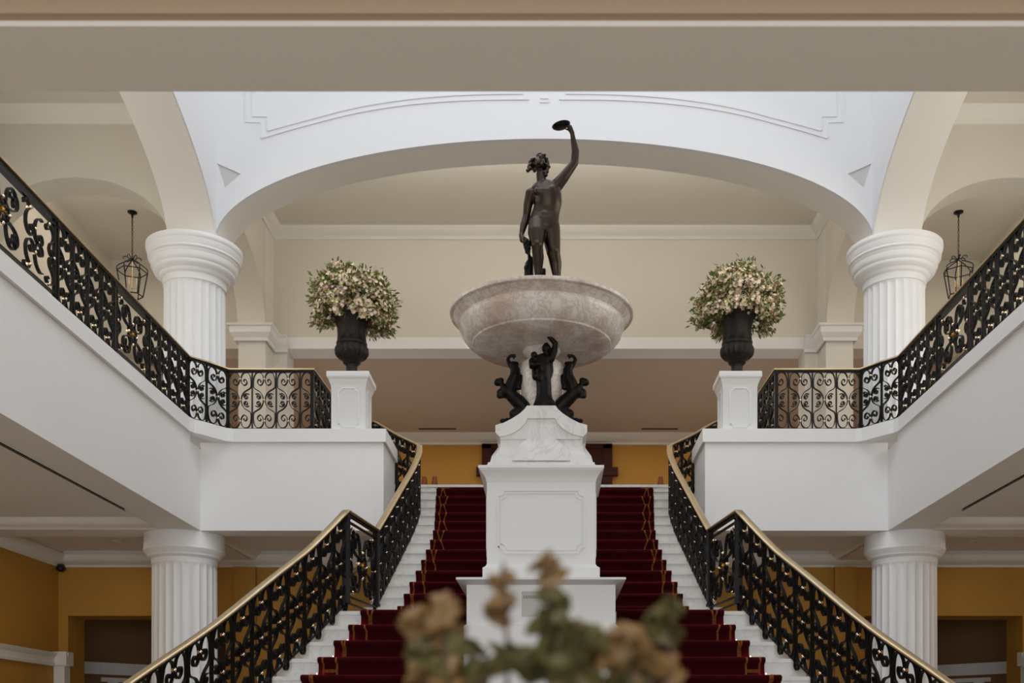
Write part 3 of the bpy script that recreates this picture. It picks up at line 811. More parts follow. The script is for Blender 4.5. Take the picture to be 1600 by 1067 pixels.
# ================================================================ marble fountain monument
MC = 9.6
ft = thing('fountain', 'tall white marble fountain monument with wide veined basin in the middle of the staircase', 'fountain', (0, MC, nosev[17][1]))
def sq(mb, hw, z0, z1, hw1=None):
    hw1 = hw if hw1 is None else hw1
    vs = [(-hw, MC-hw, z0), (hw, MC-hw, z0), (hw, MC+hw, z0), (-hw, MC+hw, z0), (-hw1, MC-hw1, z1), (hw1, MC-hw1, z1), (hw1, MC+hw1, z1), (-hw1, MC+hw1, z1)]
    return mb.add(vs, [(0, 3, 2, 1), (4, 5, 6, 7), (0, 1, 5, 4), (1, 2, 6, 5), (2, 3, 7, 6), (3, 0, 4, 7)])
def sqprof(mb, prof):
    vs = []; fs = []
    for hw, z in prof: vs += [(-hw, MC-hw, z), (hw, MC-hw, z), (hw, MC+hw, z), (-hw, MC+hw, z)]
    n = len(prof)
    for i in range(n-1):
        for k in range(4):
            k2 = (k+1) % 4; fs.append((i*4+k, i*4+k2, (i+1)*4+k2, (i+1)*4+k))
    fs += [(3, 2, 1, 0), tuple((n-1)*4+k for k in range(4))]
    return mb.add(vs, fs)
zb = nosev[17][1]
lb = MB(); sqprof(lb, [(.655, zb), (.655, .93), (.65, .945), (.632, .955), (.632, 1.29), (.645, 1.295), (.66, 1.305), (.70, 1.318), (.715, 1.324), (.715, 1.342), (.70, 1.345)])
lb.build('lower_plinth', PAINTED, ft, 30)
ub = MB(); sqprof(ub, [(.505, 1.345), (.505, 1.455), (.498, 1.462), (.482, 1.472), (.472, 1.49), (.470, 1.50), (.470, 2.20), (.476, 2.21), (.480, 2.235), (.50, 2.265), (.522, 2.29), (.53, 2.297), (.53, 2.303), (.540, 2.308), (.540, 2.331), (.53, 2.334)])
ub.build('upper_plinth', PAINTED, ft, 30)
def notched(hw, hh, c, cx=0, cz=0, n=6):
    """rectangle with concave rounded corners"""
    p = []
    for sx, sz, a0 in ((-1, -1, 0), (1, -1, 90), (1, 1, 180), (-1, 1, 270)):
        ccx, ccz = cx+sx*hw, cz+sz*hh
        seq = []
        for i in range(n+1):
            a = math.radians(90*i/n)
            seq.append((ccx-sx*c*math.cos(a), ccz-sz*c*math.sin(a)))
        # order so the loop runs round the panel
        if (sx, sz) in ((-1, -1), (1, 1)): seq = seq[::-1]
        p += seq
    return p
def frame(mb, hw, hh, c, cz, w, d, T, cx=0):
    p = notched(hw, hh, c, cx, cz); p = p+[p[0], p[1]]
    mb.strip(p, w, d, T)
fr = MB()
for ang in range(4):
    ca, sa = math.cos(ang*PI/2), math.sin(ang*PI/2)
    def T(x, d, z, ca=ca, sa=sa): y = -.470+d; return Vector((x*ca-y*sa, MC+x*sa+y*ca, z))
    frame(fr, .372, .27, .05, 1.86, .016, .024, T)
    frame(fr, .347, .245, .05, 1.86, .008, .016, T)
fr.build('panel_moulding', PAINTED, ft)
# curved saddle of white marble
hw = [(-.40, 2.715), (-.40, 2.655), (-.385, 2.625), (-.372, 2.60), (-.365, 2.575)]
sd = MB()
top = [(-.40, 2.715), (-.33, 2.735), (-.26, 2.77), (-.19, 2.815), (-.145, 2.855), (-.125, 2.885)]
band = [(x, z) for x, z in top]+[(-x, z) for x, z in reversed(top)]
def under(x): return x
low = [(-.365, 2.615), (-.30, 2.628), (-.24, 2.65), (-.18, 2.69), (-.14, 2.735), (-.12, 2.775)]
outline = [(-.40, 2.715)]+top[1:]+[(-x, z) for x, z in reversed(top)]+[(.40, 2.655), (.385, 2.635), (.365, 2.615)]+[(-x, z) for x, z in low[1:]]+[(x, z) for x, z in reversed(low[1:])]+[(-.365, 2.615), (-.385, 2.635), (-.40, 2.655)]
sd.prism(outline, 'y', MC-.40, MC+.40)
ins = [(-.372, 2.69), (-.25, 2.74), (-.13, 2.83), (.13, 2.83), (.25, 2.74), (.372, 2.69), (.36, 2.60), (-.36, 2.60)]
sd.prism(ins, 'y', MC-.375, MC+.375)
sd.build('saddle_block', MWHITE, ft, 35)
pb = MB()
prof = [(.470, 2.333), (.470, 2.355), (.462, 2.357), (.462, 2.375), (.435, 2.38), (.435, 2.415), (.425, 2.42), (.395, 2.45), (.375, 2.49), (.362, 2.54), (.357, 2.60), (.356, 2.66)]
sqprof(pb, prof)
for ang in range(4):
    ca, sa = math.cos(ang*PI/2), math.sin(ang*PI/2)
    Rz = Matrix.Rotation(ang*PI/2, 3, 'Z')
    f = [(.11, -.372, 2.72), (.12, -.378, 2.60), (.17, -.392, 2.56), (.20, -.43, 2.50), (.25, -.455, 2.39)]
    vs = []
    for x, y, z in f:
        for q in ((-x, y-.012, z), (x, y-.012, z), (x, y+.2, z), (-x, y+.2, z)):
            v = Rz @ Vector(q); vs.append((v.x, v.y+MC, v.z))
    fs = []
    for i in range(4):
        for k in range(4):
            k2 = (k+1) % 4; fs.append((i*4+k, i*4+k2, (i+1)*4+k2, (i+1)*4+k))
    fs += [(3, 2, 1, 0), (16, 17, 18, 19)]
    pb.add(vs, fs)
pb.build('flared_block', MWHITE, ft, 30)
# stem and basin
st = [(.10, 2.84), (.14, 2.86), (.15, 2.875), (.142, 2.90), (.15, 2.93), (.17, 3.0), (.19, 3.10), (.203, 3.2), (.207, 3.28), (.20, 3.34), (.18, 3.385), (.15, 3.405), (.115, 3.415), (.108, 3.43), (.13, 3.45), (.165, 3.48), (.185, 3.52), (.19, 3.545),
      (.195, 3.55), (.203, 3.555), (.203, 3.60), (.19, 3.61), (.19, 3.63)]
MB().lathe(st, (0, MC, 0), 64).build('stem', MBASIN, ft, 40)
bp = [(.0001, 3.50), (.35, 3.50), (.50, 3.512), (.60, 3.532), (.628, 3.543), (.634, 3.556), (.66, 3.568), (.70, 3.605), (.732, 3.65), (.747, 3.69), (.751, 3.72), (.746, 3.738), (.742, 3.744), (.752, 3.752), (.775, 3.77), (.795, 3.79), (.802, 3.797), (.815, 3.799), (.828, 3.806),
      (.832, 3.82), (.828, 3.835), (.81, 3.842), (.77, 3.84), (.75, 3.835), (.73, 3.80), (.66, 3.74), (.5, 3.68), (.3, 3.65), (.0001, 3.64)]
MB().lathe(bp, (0, MC, 0), 128, cap=False).build('basin', MBASIN, ft, 35)
MB().lathe([(.26, 3.64), (.26, 3.72), (.22, 3.76), (.15, 3.80), (.14, 4.02), (.15, 4.06), (.165, 4.07), (.165, 4.115), (.0001, 4.115)], (.05, MC-.02, 0), 48, cap=False).build('statue_block', MWHITE, ft, 40)
# inscribed plaque on the lower plinth
pq = MB().box(-.165, .07, MC-.636, MC-.63, 1.02, 1.235).build('plaque', STONE, ft)
def text(body, size, loc, parent, m, name='lettering', rot=(PI/2, 0, 0), ext=.0006):
    cu = bpy.data.curves.new(name, 'FONT'); cu.body = body; cu.size = size; cu.extrude = ext; cu.align_x = 'CENTER'
    cu.resolution_u = 2; cu.materials.append(m)
    o = bpy.data.objects.new(name, cu); COL.objects.link(o); o.parent = parent; o.rotation_euler = rot
    q = Vector((0, 0, 0)); a = parent
    while a: q += a.location; a = a.parent
    o.location = Vector(loc)-q; return o
# the plaque's own text is too soft in the photograph to read: fine engraved lines stand for it
ln = MB(); rnd = random.Random(3)
for k in range(2):
    x = -.15
    while x < .05:
        w = rnd.uniform(.008, .02); ln.box(x, x+w, MC-.6375, MC-.636, 1.19-k*.014, 1.197-k*.014); x += w+.006
ln.build('engraved_line', INK, pq)

# ================================================================ bronze figures (continuous sculpted surfaces)
def sculpt(name, m, parent, caps, balls=(), voxel=.006, smooth=3, label=None):
    """caps: (p0, p1, r0, r1); balls: (centre, radius or radii[, rotation matrix])"""
    mb = MB()
    for p0, p1, r0, r1 in caps:
        p0 = Vector(p0); p1 = Vector(p1); L = (p1-p0).length; n = max(2, int(L/(min(r0, r1)*.2))+1)
        for i in range(n+1):
            t = i/n; mb.ball(p0.lerp(p1, t), r0+(r1-r0)*t, 12 if r0 < .03 else 28, 8 if r0 < .03 else 18)
    for b in balls: mb.ball(b[0], b[1], 40 if max(b[1] if hasattr(b[1], '__len__') else (b[1],)) > .08 else 20, 18, b[2] if len(b) > 2 else None)
    o = mb.build(name, m, parent, None)
    for p in o.data.polygons: p.use_smooth = True
    r = o.modifiers.new('join', 'REMESH'); r.mode = 'VOXEL'; r.voxel_size = voxel; r.use_smooth_shade = True
    s = o.modifiers.new('soft', 'SMOOTH'); s.iterations = smooth; s.factor = .5
    return o
def W(u, v, d=0., D=MC):
    """a point measured on the figure, d metres behind its mid plane"""
    y = D+d; k = 1650/D
    return Vector(((u-861)/k+EX, y, (1151-v)/k))
def chain(pts, rs):
    return [(a, b, r0, r1) for (a, b), (r0, r1) in zip(zip(pts, pts[1:]), zip(rs, rs[1:]))]
fa = thing('bronze_statue', 'dark bronze nude youth raising a dish overhead, standing on the marble basin', 'statue', (0, MC, 4.15))
k = 1/171.9
hd = W(843.0, 256, 0)
caps = []
# torso: shoulders, ribcage, waist, pelvis
EDGE = [(286, 839, 866), (290, 832, 873), (296, 828.5, 876), (304, 831, 877.5), (312, 833.5, 878), (320, 834.5, 877.5), (328, 832.5, 875.5), (336, 829.5, 874), (344, 827.5, 873.5), (352, 826.5, 873.5), (358, 827.5, 873.5), (363, 830, 872)]
DEPTH = [(286, .05), (294, .075), (304, .098), (314, .092), (326, .078), (336, .078), (346, .09), (356, .092), (363, .08)]
torso = []
for q in range(64):
    v = 286+q*1.22; l_ = interp([(a, b) for a, b, c in EDGE], v); r_ = interp([(a, c) for a, b, c in EDGE], v)
    torso.append((W((l_+r_)/2, v, .0), ((r_-l_)/2/171.9, interp(DEPTH, v), .022)))
caps += [(W(847, 293), W(845, 272, -.0), .050, .042), (W(838, 297, .0), W(848, 285, 0), .03, .03), (W(862, 290, .0), W(849, 284, 0), .034, .03)]
# lowered arm, holding the grapes
caps += chain([W(829.5, 303), W(825, 318, .02), W(822.5, 336, .03)], [.050, .042, .034])
caps += chain([W(822.5, 336, .03), W(818, 352, .01), W(814.5, 369, -.02)], [.036, .033, .021])
caps += chain([W(814.5, 369, -.02), W(816.5, 377, -.03)], [.024, .028])
# raised arm
caps += chain([W(869, 291), W(879, 280, -.01), W(897, 257, -.02)], [.058, .050, .036])
caps += chain([W(897.5, 256, -.02), W(899, 240, -.03), W(894, 214, -.05)], [.036, .035, .020])
caps += [(W(894, 213, -.05), W(890, 205, -.06), .022, .024)]
# legs: one bent forward, the other straight
caps += chain([W(839.5, 352, -.01), W(838.5, 368, -.05), W(839.5, 390, -.09)], [.082, .080, .054])
caps += chain([W(839.5, 390, -.09), W(841, 405, -.03), W(841, 430, .03)], [.052, .052, .032])
caps += chain([W(841, 430, .03), W(838, 441, -.05)], [.032, .02])
caps += chain([W(861, 354, .01), W(862, 372, .01), W(864.5, 393, .0)], [.082, .080, .064])
caps += chain([W(864.5, 393, .0), W(868, 408, .03), W(870, 430, .03)], [.060, .056, .036])
caps += chain([W(870, 430, .03), W(873, 441, -.05)], [.034, .02])
R = lambda ax, dg: Matrix.Rotation(math.radians(dg), 3, ax)
bl = torso+[(W(843, 305, -.062), (.054, .032, .038), R('Y', 15)), (W(861, 302, -.062), (.054, .032, .038), R('Y', -20)),      # chest
      (W(848, 321, -.054), (.026, .022, .026)), (W(858, 320, -.054), (.026, .022, .026)), (W(852, 333, -.052), (.034, .022, .03)),
      (W(851, 340, -.06), (.04, .03, .035)), 
      (W(850.5, 360, -.07), (.014, .018, .02)), (W(839.5, 391, -.13), (.03, .02, .03)), (W(864.5, 393, -.05), (.03, .02, .03)), (W(839, 339, -.01), (.03, .04, .05)), (W(866, 337, -.01), (.03, .04, .05)),
      (W(829, 302), (.048, .046, .046)), (W(868, 292), (.056, .05, .05)), (W(845, 352, .06), (.07, .06, .07)), (W(858, 352, .06), (.07, .06, .07))]
# head: tilted back and towards the raised hand
HR = R('Y', 14) @ R('X', -28)
def hp(x, y, z): return hd+HR @ Vector((x, y, z))
bl += [(hd, (.054, .066, .072), HR), (hp(0, -.022, -.035), (.040, .042, .038), HR), (hp(0, -.052, -.062), (.018, .016, .014), HR)]
bl += [(hp(0, -.068, .0), (.009, .016, .026), HR), (hp(0, -.080, -.016), (.012, .014, .010), HR), (hp(0, -.061, .022), (.040, .016, .010), HR),
       (hp(0, -.064, -.035), (.019, .012, .0055), HR), (hp(0, -.063, -.048), (.016, .012, .0065), HR), (hp(-.022, -.056, .002), (.010, .008, .006), HR), (hp(.022, -.056, .002), (.010, .008, .006), HR),
       (hp(-.028, -.045, -.02), (.016, .016, .016), HR), (hp(.028, -.045, -.02), (.016, .016, .016), HR), (hp(.056, 0, -.01), (.008, .014, .02), HR), (hp(-.056, 0, -.01), (.008, .014, .02), HR)]
# fingers round the dish
for j, (du, dv) in enumerate(((-6, 1.5), (-6.5, -.8), (-6, -2.6), (-4.5, -4.0))):
    a = W(889.5, 204-j*1.2, -.075+j*.012); b = W(889.5+du*.6, 203.5+dv*.6-j*.5, -.085+j*.014); c = W(889.5+du*1.3, 204.5+dv-j*.3, -.075+j*.016)
    caps += [(a, b, .0085, .008), (b, c, .008, .0065)]
caps += [(W(888, 209, -.06), W(883.5, 209.5, -.08), .009, .007)]
# fingers of the lower hand
for j in range(4):
    a = W(816+j*1.6, 378, -.05+j*.014); b = W(818+j*1.6, 383, -.065+j*.012); c = W(821+j*1.4, 385, -.05+j*.012)
    caps += [(a, b, .0085, .008), (b, c, .008, .0065)]
caps += [(W(819, 374, -.05), W(824, 378, -.06), .009, .007)]
sculpt('bronze_body', BRONZE, fa, caps, bl, .0048, 12)
# hair and vine wreath
rnd = random.Random(5); hb = []
for j in range(95):
    th = rnd.uniform(0, 2*PI); ph = rnd.uniform(-.5, 1.45)
    x, y, z = math.cos(th)*math.cos(ph), math.sin(th)*math.cos(ph), math.sin(ph)
    if y < -.35 and z < .62: continue
    q = hp(x*.074, .008+y*.078, .012+z*.078)
    r = rnd.uniform(.014, .022); hb.append((q, (r, r, r*.9)))
for sx in (-1, 1):
    for j in range(9): hb.append((hp(sx*(.074+.012*math.sin(j*1.7)), .016+.008*math.cos(j*2.3), .02-.015*j), (.019, .02, .016)))
for j in range(5): hb.append((hp(-.02+.012*j, -.05, .062+.006*math.sin(j*2)), (.014, .014, .013)))
sculpt('hair', BRONZE, fa, [], hb, .005, 1)
# dish in the raised hand is held: a thing of its own
dr = thing('shallow_dish', 'shallow dark bronze dish held up in the raised hand of the youth', 'dish', W(877, 204.5, -.07))
dm = MB().lathe([(.0001, -.012), (.04, -.011), (.066, -.004), (.082, .008), (.084, .012), (.078, .011), (.06, .0), (.0001, -.004)], (0, 0, 0), 40, cap=False)
Rt = R('Y', -12) @ R('X', 4)
dm.v = [tuple(Rt @ Vector(v)) for v in dm.v]; dm.build('dish_bowl', BRONZE2, dr, 40, local=True)
# grapes hanging from the lowered hand
gb = []
for j in range(34):
    t = j/34; a = j*2.4
    gb.append((W(823.5+1.5*t+5.5*(1-t*.7)*math.cos(a), 380+19*t, -.045+.034*(1-t*.6)*math.sin(a)), .0145))
gp = MB()
for c, r in gb: gp.ball(c, r, 10, 7)
gp.tube([W(820, 378, -.05), W(823, 384, -.045), W(825, 397, -.04)], .006, 6)
g = thing('grape_bunch', 'dark bronze bunch of grapes hanging from the lowered hand of the youth', 'sculpture', W(824, 398, -.04))
gp.build('grapes', BRONZE2, g, 60)
# tree stump behind the leg
sp = []
sculpt_root = thing('tree_stump', 'dark bronze tree stump beside the leg of the youth', 'sculpture', W(826, 436, .08))
sculpt('trunk', BRONZE2, sculpt_root, chain([W(827, 435, .09), W(826, 420, .09), W(826.5, 408, .08), W(830, 400, .07)], [.05, .043, .04, .026])+[(W(829, 412, .08), W(826, 392, .04), .022, .014), (W(849, 433, .10), W(850, 414, .10), .022, .018)],
       [(W(822, 414, .06), (.022, .03, .03)), (W(848, 417, .09), (.02, .02, .03))], .007, 2)

# ---- merfolk round the stem
def Wf(u, v, d=0., D=9.28): return W(u, v, d, D)
mf = thing('bronze_mermaid', 'black bronze figure seen from behind, one arm raised, before the basin stem', 'statue', (0, 9.25, 2.886), 'bronze merfolk round the basin stem')
def zz(px_, py_): return (760+px_*.1406, 520+py_*.1406)      # from the close view
def Z(a, b, d=0., D=9.30): u, v = zz(a, b); return W(u, v, d, D)
caps = chain([Z(640, 800), Z(640, 700), Z(640, 600), Z(632, 500), Z(620, 400), Z(620, 300)], [.088, .068, .066, .068, .072, .055])
caps += [(Z(560, 300), Z(710, 290), .036, .034), (Z(555, 800), Z(735, 800), .028, .028), (Z(590, 770, -.04), Z(560, 805, -.04), .034, .024), (Z(700, 770, -.04), Z(740, 805, -.04), .034, .024)]
caps += [(Z(655, 280), Z(665, 215), .028, .026)]
caps += chain([Z(720, 290), Z(755, 200), Z(768, 130, -.02)], [.032, .030, .022])
caps += chain([Z(768, 130, -.02), Z(715, 80, -.04), Z(665, 40, -.05), Z(640, 28, -.05)], [.024, .020, .014, .014])
caps += [(Z(640, 25, -.05), Z(625, 18, -.06), .008, .006), (Z(645, 35, -.05), Z(625, 48, -.06), .008, .006), (Z(650, 45, -.05), Z(628, 68, -.06), .008, .006), (Z(655, 30, -.05), Z(640, 10, -.05), .008, .006), (Z(650, 42, -.04), Z(640, 60, -.03), .008, .006)]
caps += chain([Z(545, 290), Z(505, 330, -.03), Z(500, 375, -.06)], [.034, .028, .022])
caps += chain([Z(500, 375, -.06), Z(540, 400, -.1), Z(580, 395, -.11)], [.022, .018, .016])
caps += chain([Z(705, 320, .02), Z(715, 420, .02), Z(705, 485, .0)], [.028, .026, .020])
caps += chain([Z(545, 400), Z(545, 500, -.02)], [.034, .03])
bl = [(Z(665, 175), (.040, .043, .046))]+[(Z(665+34*math.cos(t), 160-30*abs(math.sin(t)), .02*math.sin(3*t)), .013) for t in [i*PI/7 for i in range(8)]]
bl += [(Z(530, 260, -.03), (.03, .03, .03)), (Z(500, 400, -.05), (.02, .02, .02)), (Z(620, 500, -.05), (.05, .03, .06))]
sculpt('bronze_body', BRONZE2, mf, caps, bl, .0055, 4)
for s in (-1, 1):
    nm = 'left' if s < 0 else 'right'
    rt = thing('bronze_mermaid', 'black bronze mermaid arching outward on the %s of the basin stem' % nm, 'statue', (s*.30, 9.5, 2.74), 'bronze merfolk round the basin stem')
    def Y(a, b, d=0.):
        p = Z(a, b, d, 9.5)
        if s > 0: p.x = -p.x
        return p
    # coordinates follow the left figure; the right one mirrors it about the axis
    caps = chain([Y(205, 985), Y(255, 975), Y(310, 940), Y(400, 900), Y(420, 830), Y(360, 770), Y(300, 720), Y(250, 660), Y(225, 640)], [.020, .022, .034, .055, .062, .066, .058, .058, .05])
    caps += [(Y(300, 900), Y(370, 880), .04, .05), (Y(230, 975, -.03), Y(200, 1000, -.04), .018, .01), (Y(250, 970, .03), Y(215, 960, .05), .018, .01)]
    caps += chain([Y(265, 640), Y(285, 560), Y(320, 490), Y(320, 420), Y(300, 360)], [.055, .055, .052, .044, .036])      # torso bending up
    caps += chain([Y(325, 380), Y(335, 345), Y(300, 350)], [.024, .022, .02])
    caps += chain([Y(290, 390), Y(255, 340), Y(235, 300)], [.026, .021, .015])
    caps += chain([Y(235, 300), Y(255, 265), Y(285, 250)], [.016, .014, .014])
    for j, (a, b) in enumerate(((325, 245), (330, 268), (310, 290), (320, 256))): caps += [(Y(285, 250), Y(a, b, (j-1.5)*.008), .009, .006)]
    caps += chain([Y(350, 470), Y(385, 490), Y(370, 560), Y(340, 610)], [.022, .022, .022, .022])
    caps += [(Y(345, 540), Y(365, 610), .02, .022), (Y(365, 600), Y(320, 600), .018, .014)]
    caps += chain([Y(200, 620), Y(170, 570)], [.034, .022]); caps += chain([Y(200, 640), Y(150, 660), Y(145, 700), Y(185, 700)], [.034, .03, .026, .022])
    bl = [(Y(130, 548), (.036, .032, .034)), (Y(160, 530), (.03, .03, .026)), (Y(178, 517), (.012, .012, .012)), (Y(100, 560), (.014, .014, .018)), (Y(118, 578), (.012, .012, .014)), (Y(235, 660), (.06, .05, .06)), (Y(340, 420), (.03, .03, .04)),
          (Y(185, 990, -.03), (.028, .03, .02)), (Y(240, 965, .02), (.034, .03, .022))]
    sculpt('bronze_body', BRONZE2, rt, caps, bl, .0055, 4)

# ================================================================ urns on pedestals with flowers
def urn_profile():
    return [(.085, .05), (.078, .07), (.072, .10), (.074, .15), (.09, .17), (.105, .178), (.112, .19), (.10, .20), (.108, .212), (.15, .235), (.19, .265), (.213, .30), (.219, .335), (.212, .37), (.195, .40), (.185, .408), (.192, .418),
            (.196, .435), (.188, .45), (.178, .47), (.177, .54), (.184, .62), (.198, .71), (.22, .77), (.255, .80), (.27, .808), (.27, .824), (.25, .83), (.22, .82), (.18, .75), (.0001, .73)]
def gadroon(r, z, a):
    if .21 < z < .40: return r*(1-.10*abs(math.sin(a*10))*min(1, (z-.21)/.05, (.40-z)/.04))
    if .07 < z < .16: return r*(1-.06*abs(math.sin(a*8)))
    if .46 < z < .75: return r*(1-.06*math.cos(a*9)*(.5+.5*math.cos((z-.46)*22)))
    return r
def leaf(mb, p, d, L, w, roll):
    d = d.normalized(); x = d.cross(Vector((0, 0, 1)));
    if x.length < .1: x = Vector((1, 0, 0))
    x.normalize(); x = Matrix.Rotation(roll, 3, d) @ x; n = x.cross(d)
    mb.add([p, p+d*L*.45+x*w+n*w*.3, p+d*L, p+d*L*.45-x*w+n*w*.3, p+d*L*.5-n*w*.12], [(0, 4, 1), (1, 4, 2), (2, 4, 3), (3, 4, 0)])
def blossom(mb, p, d, r, rnd):
    d = d.normalized(); x = d.cross(Vector((.3, .2, .9))).normalized(); y = d.cross(x); a0 = rnd.uniform(0, 6.28)
    for k in range(5):
        a = a0+k*1.2566; e = x*math.cos(a)+y*math.sin(a); t = -x*math.sin(a)+y*math.cos(a)
        mb.add([p, p+e*r*.6+t*r*.38+d*r*.15, p+e*r+d*r*.35, p+e*r*.6-t*r*.38+d*r*.15], [(0, 1, 2, 3)])
for s, nm in ((-1, 'left'), (1, 'right')):
    cx, cy = s*2.463, 13.50
    pd = thing('urn_pedestal', 'white square panelled pedestal on the %s landing corner' % nm, 'pedestal', (cx, cy, CAP), 'panelled urn pedestals')
    def sp(mb, prof):
        vs = []; fs = []
        for h_, z in prof: vs += [(cx-h_, cy-h_, z), (cx+h_, cy-h_, z), (cx+h_, cy+h_, z), (cx-h_, cy+h_, z)]
        n = len(prof)
        for i in range(n-1):
            for k in range(4): fs.append((i*4+k, i*4+(k+1) % 4, (i+1)*4+(k+1) % 4, (i+1)*4+k))
        fs += [(3, 2, 1, 0), tuple((n-1)*4+k for k in range(4))]
        return mb.add(vs, fs)
    sp(MB(), [(.217, CAP), (.217, 4.40), (.222, 4.41), (.222, 4.425), (.23, 4.44), (.245, 4.485), (.25, 4.50), (.265, 4.515), (.268, 4.525), (.268, 4.575), (.262, 4.585), (.2, 4.586)]).build('pedestal_block', PAINTED, pd, 30)
    f = MB()
    for ang in range(4):
        ca, sa = math.cos(ang*PI/2), math.sin(ang*PI/2)
        def T(x, d, z, ca=ca, sa=sa): y = -.217+d; return Vector((cx+x*ca-y*sa, cy+x*sa+y*ca, z))
        frame(f, .125, .245, .04, 4.14, .014, .016, T)
    f.build('panel_moulding', PAINTED, pd)
    u = thing('urn', 'black cast iron urn with gadrooned bowl on the %s pedestal' % nm, 'urn', (cx, cy, 4.586), 'cast iron urns')
    MB().lathe([(r, z) for r, z in urn_profile()], (cx, cy, 4.586), 120, gadroon, cap=False).build('urn_body', URNM, u, 50)
    b = box(cx-.155, cx+.155, cy-.155, cy+.155, 4.586, 4.606); b.lathe([(.14, .02), (.135, .035), (.10, .045), (.085, .055)], (cx, cy, 4.586), 40); b.build('urn_foot', URNM, u, 40)
    fl = thing('flower_arrangement', 'large round arrangement of pale blossoms and green leaves in the %s urn' % nm, 'flowers', (cx, cy, 5.30), 'urn flower arrangements')
    rnd = random.Random(11+s); fo = MB(); b1 = MB(); b2 = MB(); stm = MB()
    c = Vector((cx, cy, 5.52))
    sprays = []
    for j in range(230):
        zc_ = rnd.uniform(-.42, 1); th = rnd.uniform(0, 2*PI)
        if zc_ < -.05 and rnd.random() < .25: continue
        rr = math.sqrt(1-zc_*zc_); d = Vector((rr*math.cos(th), rr*math.sin(th), zc_))
        L = rnd.uniform(.86, 1.1); R_ = Vector((.53 if zc_ > -.1 else .53-.12*abs(zc_), .50, .44))
        tip = c+Vector((d.x*R_.x*L, d.y*R_.y*L, d.z*R_.z*L+(-.10 if zc_ < .0 else 0)))
        sprays.append((tip, d, zc_))
    for j in range(80):
        zc_ = rnd.uniform(-.25, .5); th = rnd.uniform(0, 2*PI); rr = math.sqrt(1-zc_*zc_); d = Vector((rr*math.cos(th), rr*math.sin(th), zc_))
        L = rnd.uniform(.55, .75); sprays.append((c+Vector((d.x*.52*L, d.y*.5*L, d.z*.42*L-.04)), d, .3))
    for tip, d, zc_ in sprays:
        root = c+Vector((d.x*.14, d.y*.14, -.18 if zc_ > 0 else -.1))
        stm.tube([root, root.lerp(tip, .5)+Vector((0, 0, .03)), tip], .003, 4)
        fl_on = (zc_ > -.25) or rnd.random() < .6
        for q in range(15):
            t = rnd.uniform(.62, 1.03); p = root.lerp(tip, t)+Vector([rnd.gauss(0, .028) for _ in range(3)])
            dd = (d+Vector([rnd.gauss(0, .5) for _ in range(3)])+Vector((0, 0, -.2)))
            leaf(fo, p, dd, rnd.uniform(.05, .09), rnd.uniform(.012, .022), rnd.uniform(0, 6))
        if fl_on:
            for q in range(26):
                t = rnd.uniform(.78, .99); p = root.lerp(tip, t)+Vector([rnd.gauss(0, .030) for _ in range(3)])
                blossom(b1 if rnd.random() < .65 else b2, p, d+Vector([rnd.gauss(0, .4) for _ in range(3)]), rnd.uniform(.018, .030), rnd)
        else: pass
    fo.build('foliage', LEAF, fl)
    b1.build('pink_blossoms', BLOS, fl)['kind'] = 'stuff'; b2.build('cream_blossoms', BLOS2, fl)['kind'] = 'stuff'
    stm.build('stems', STEM, fl)

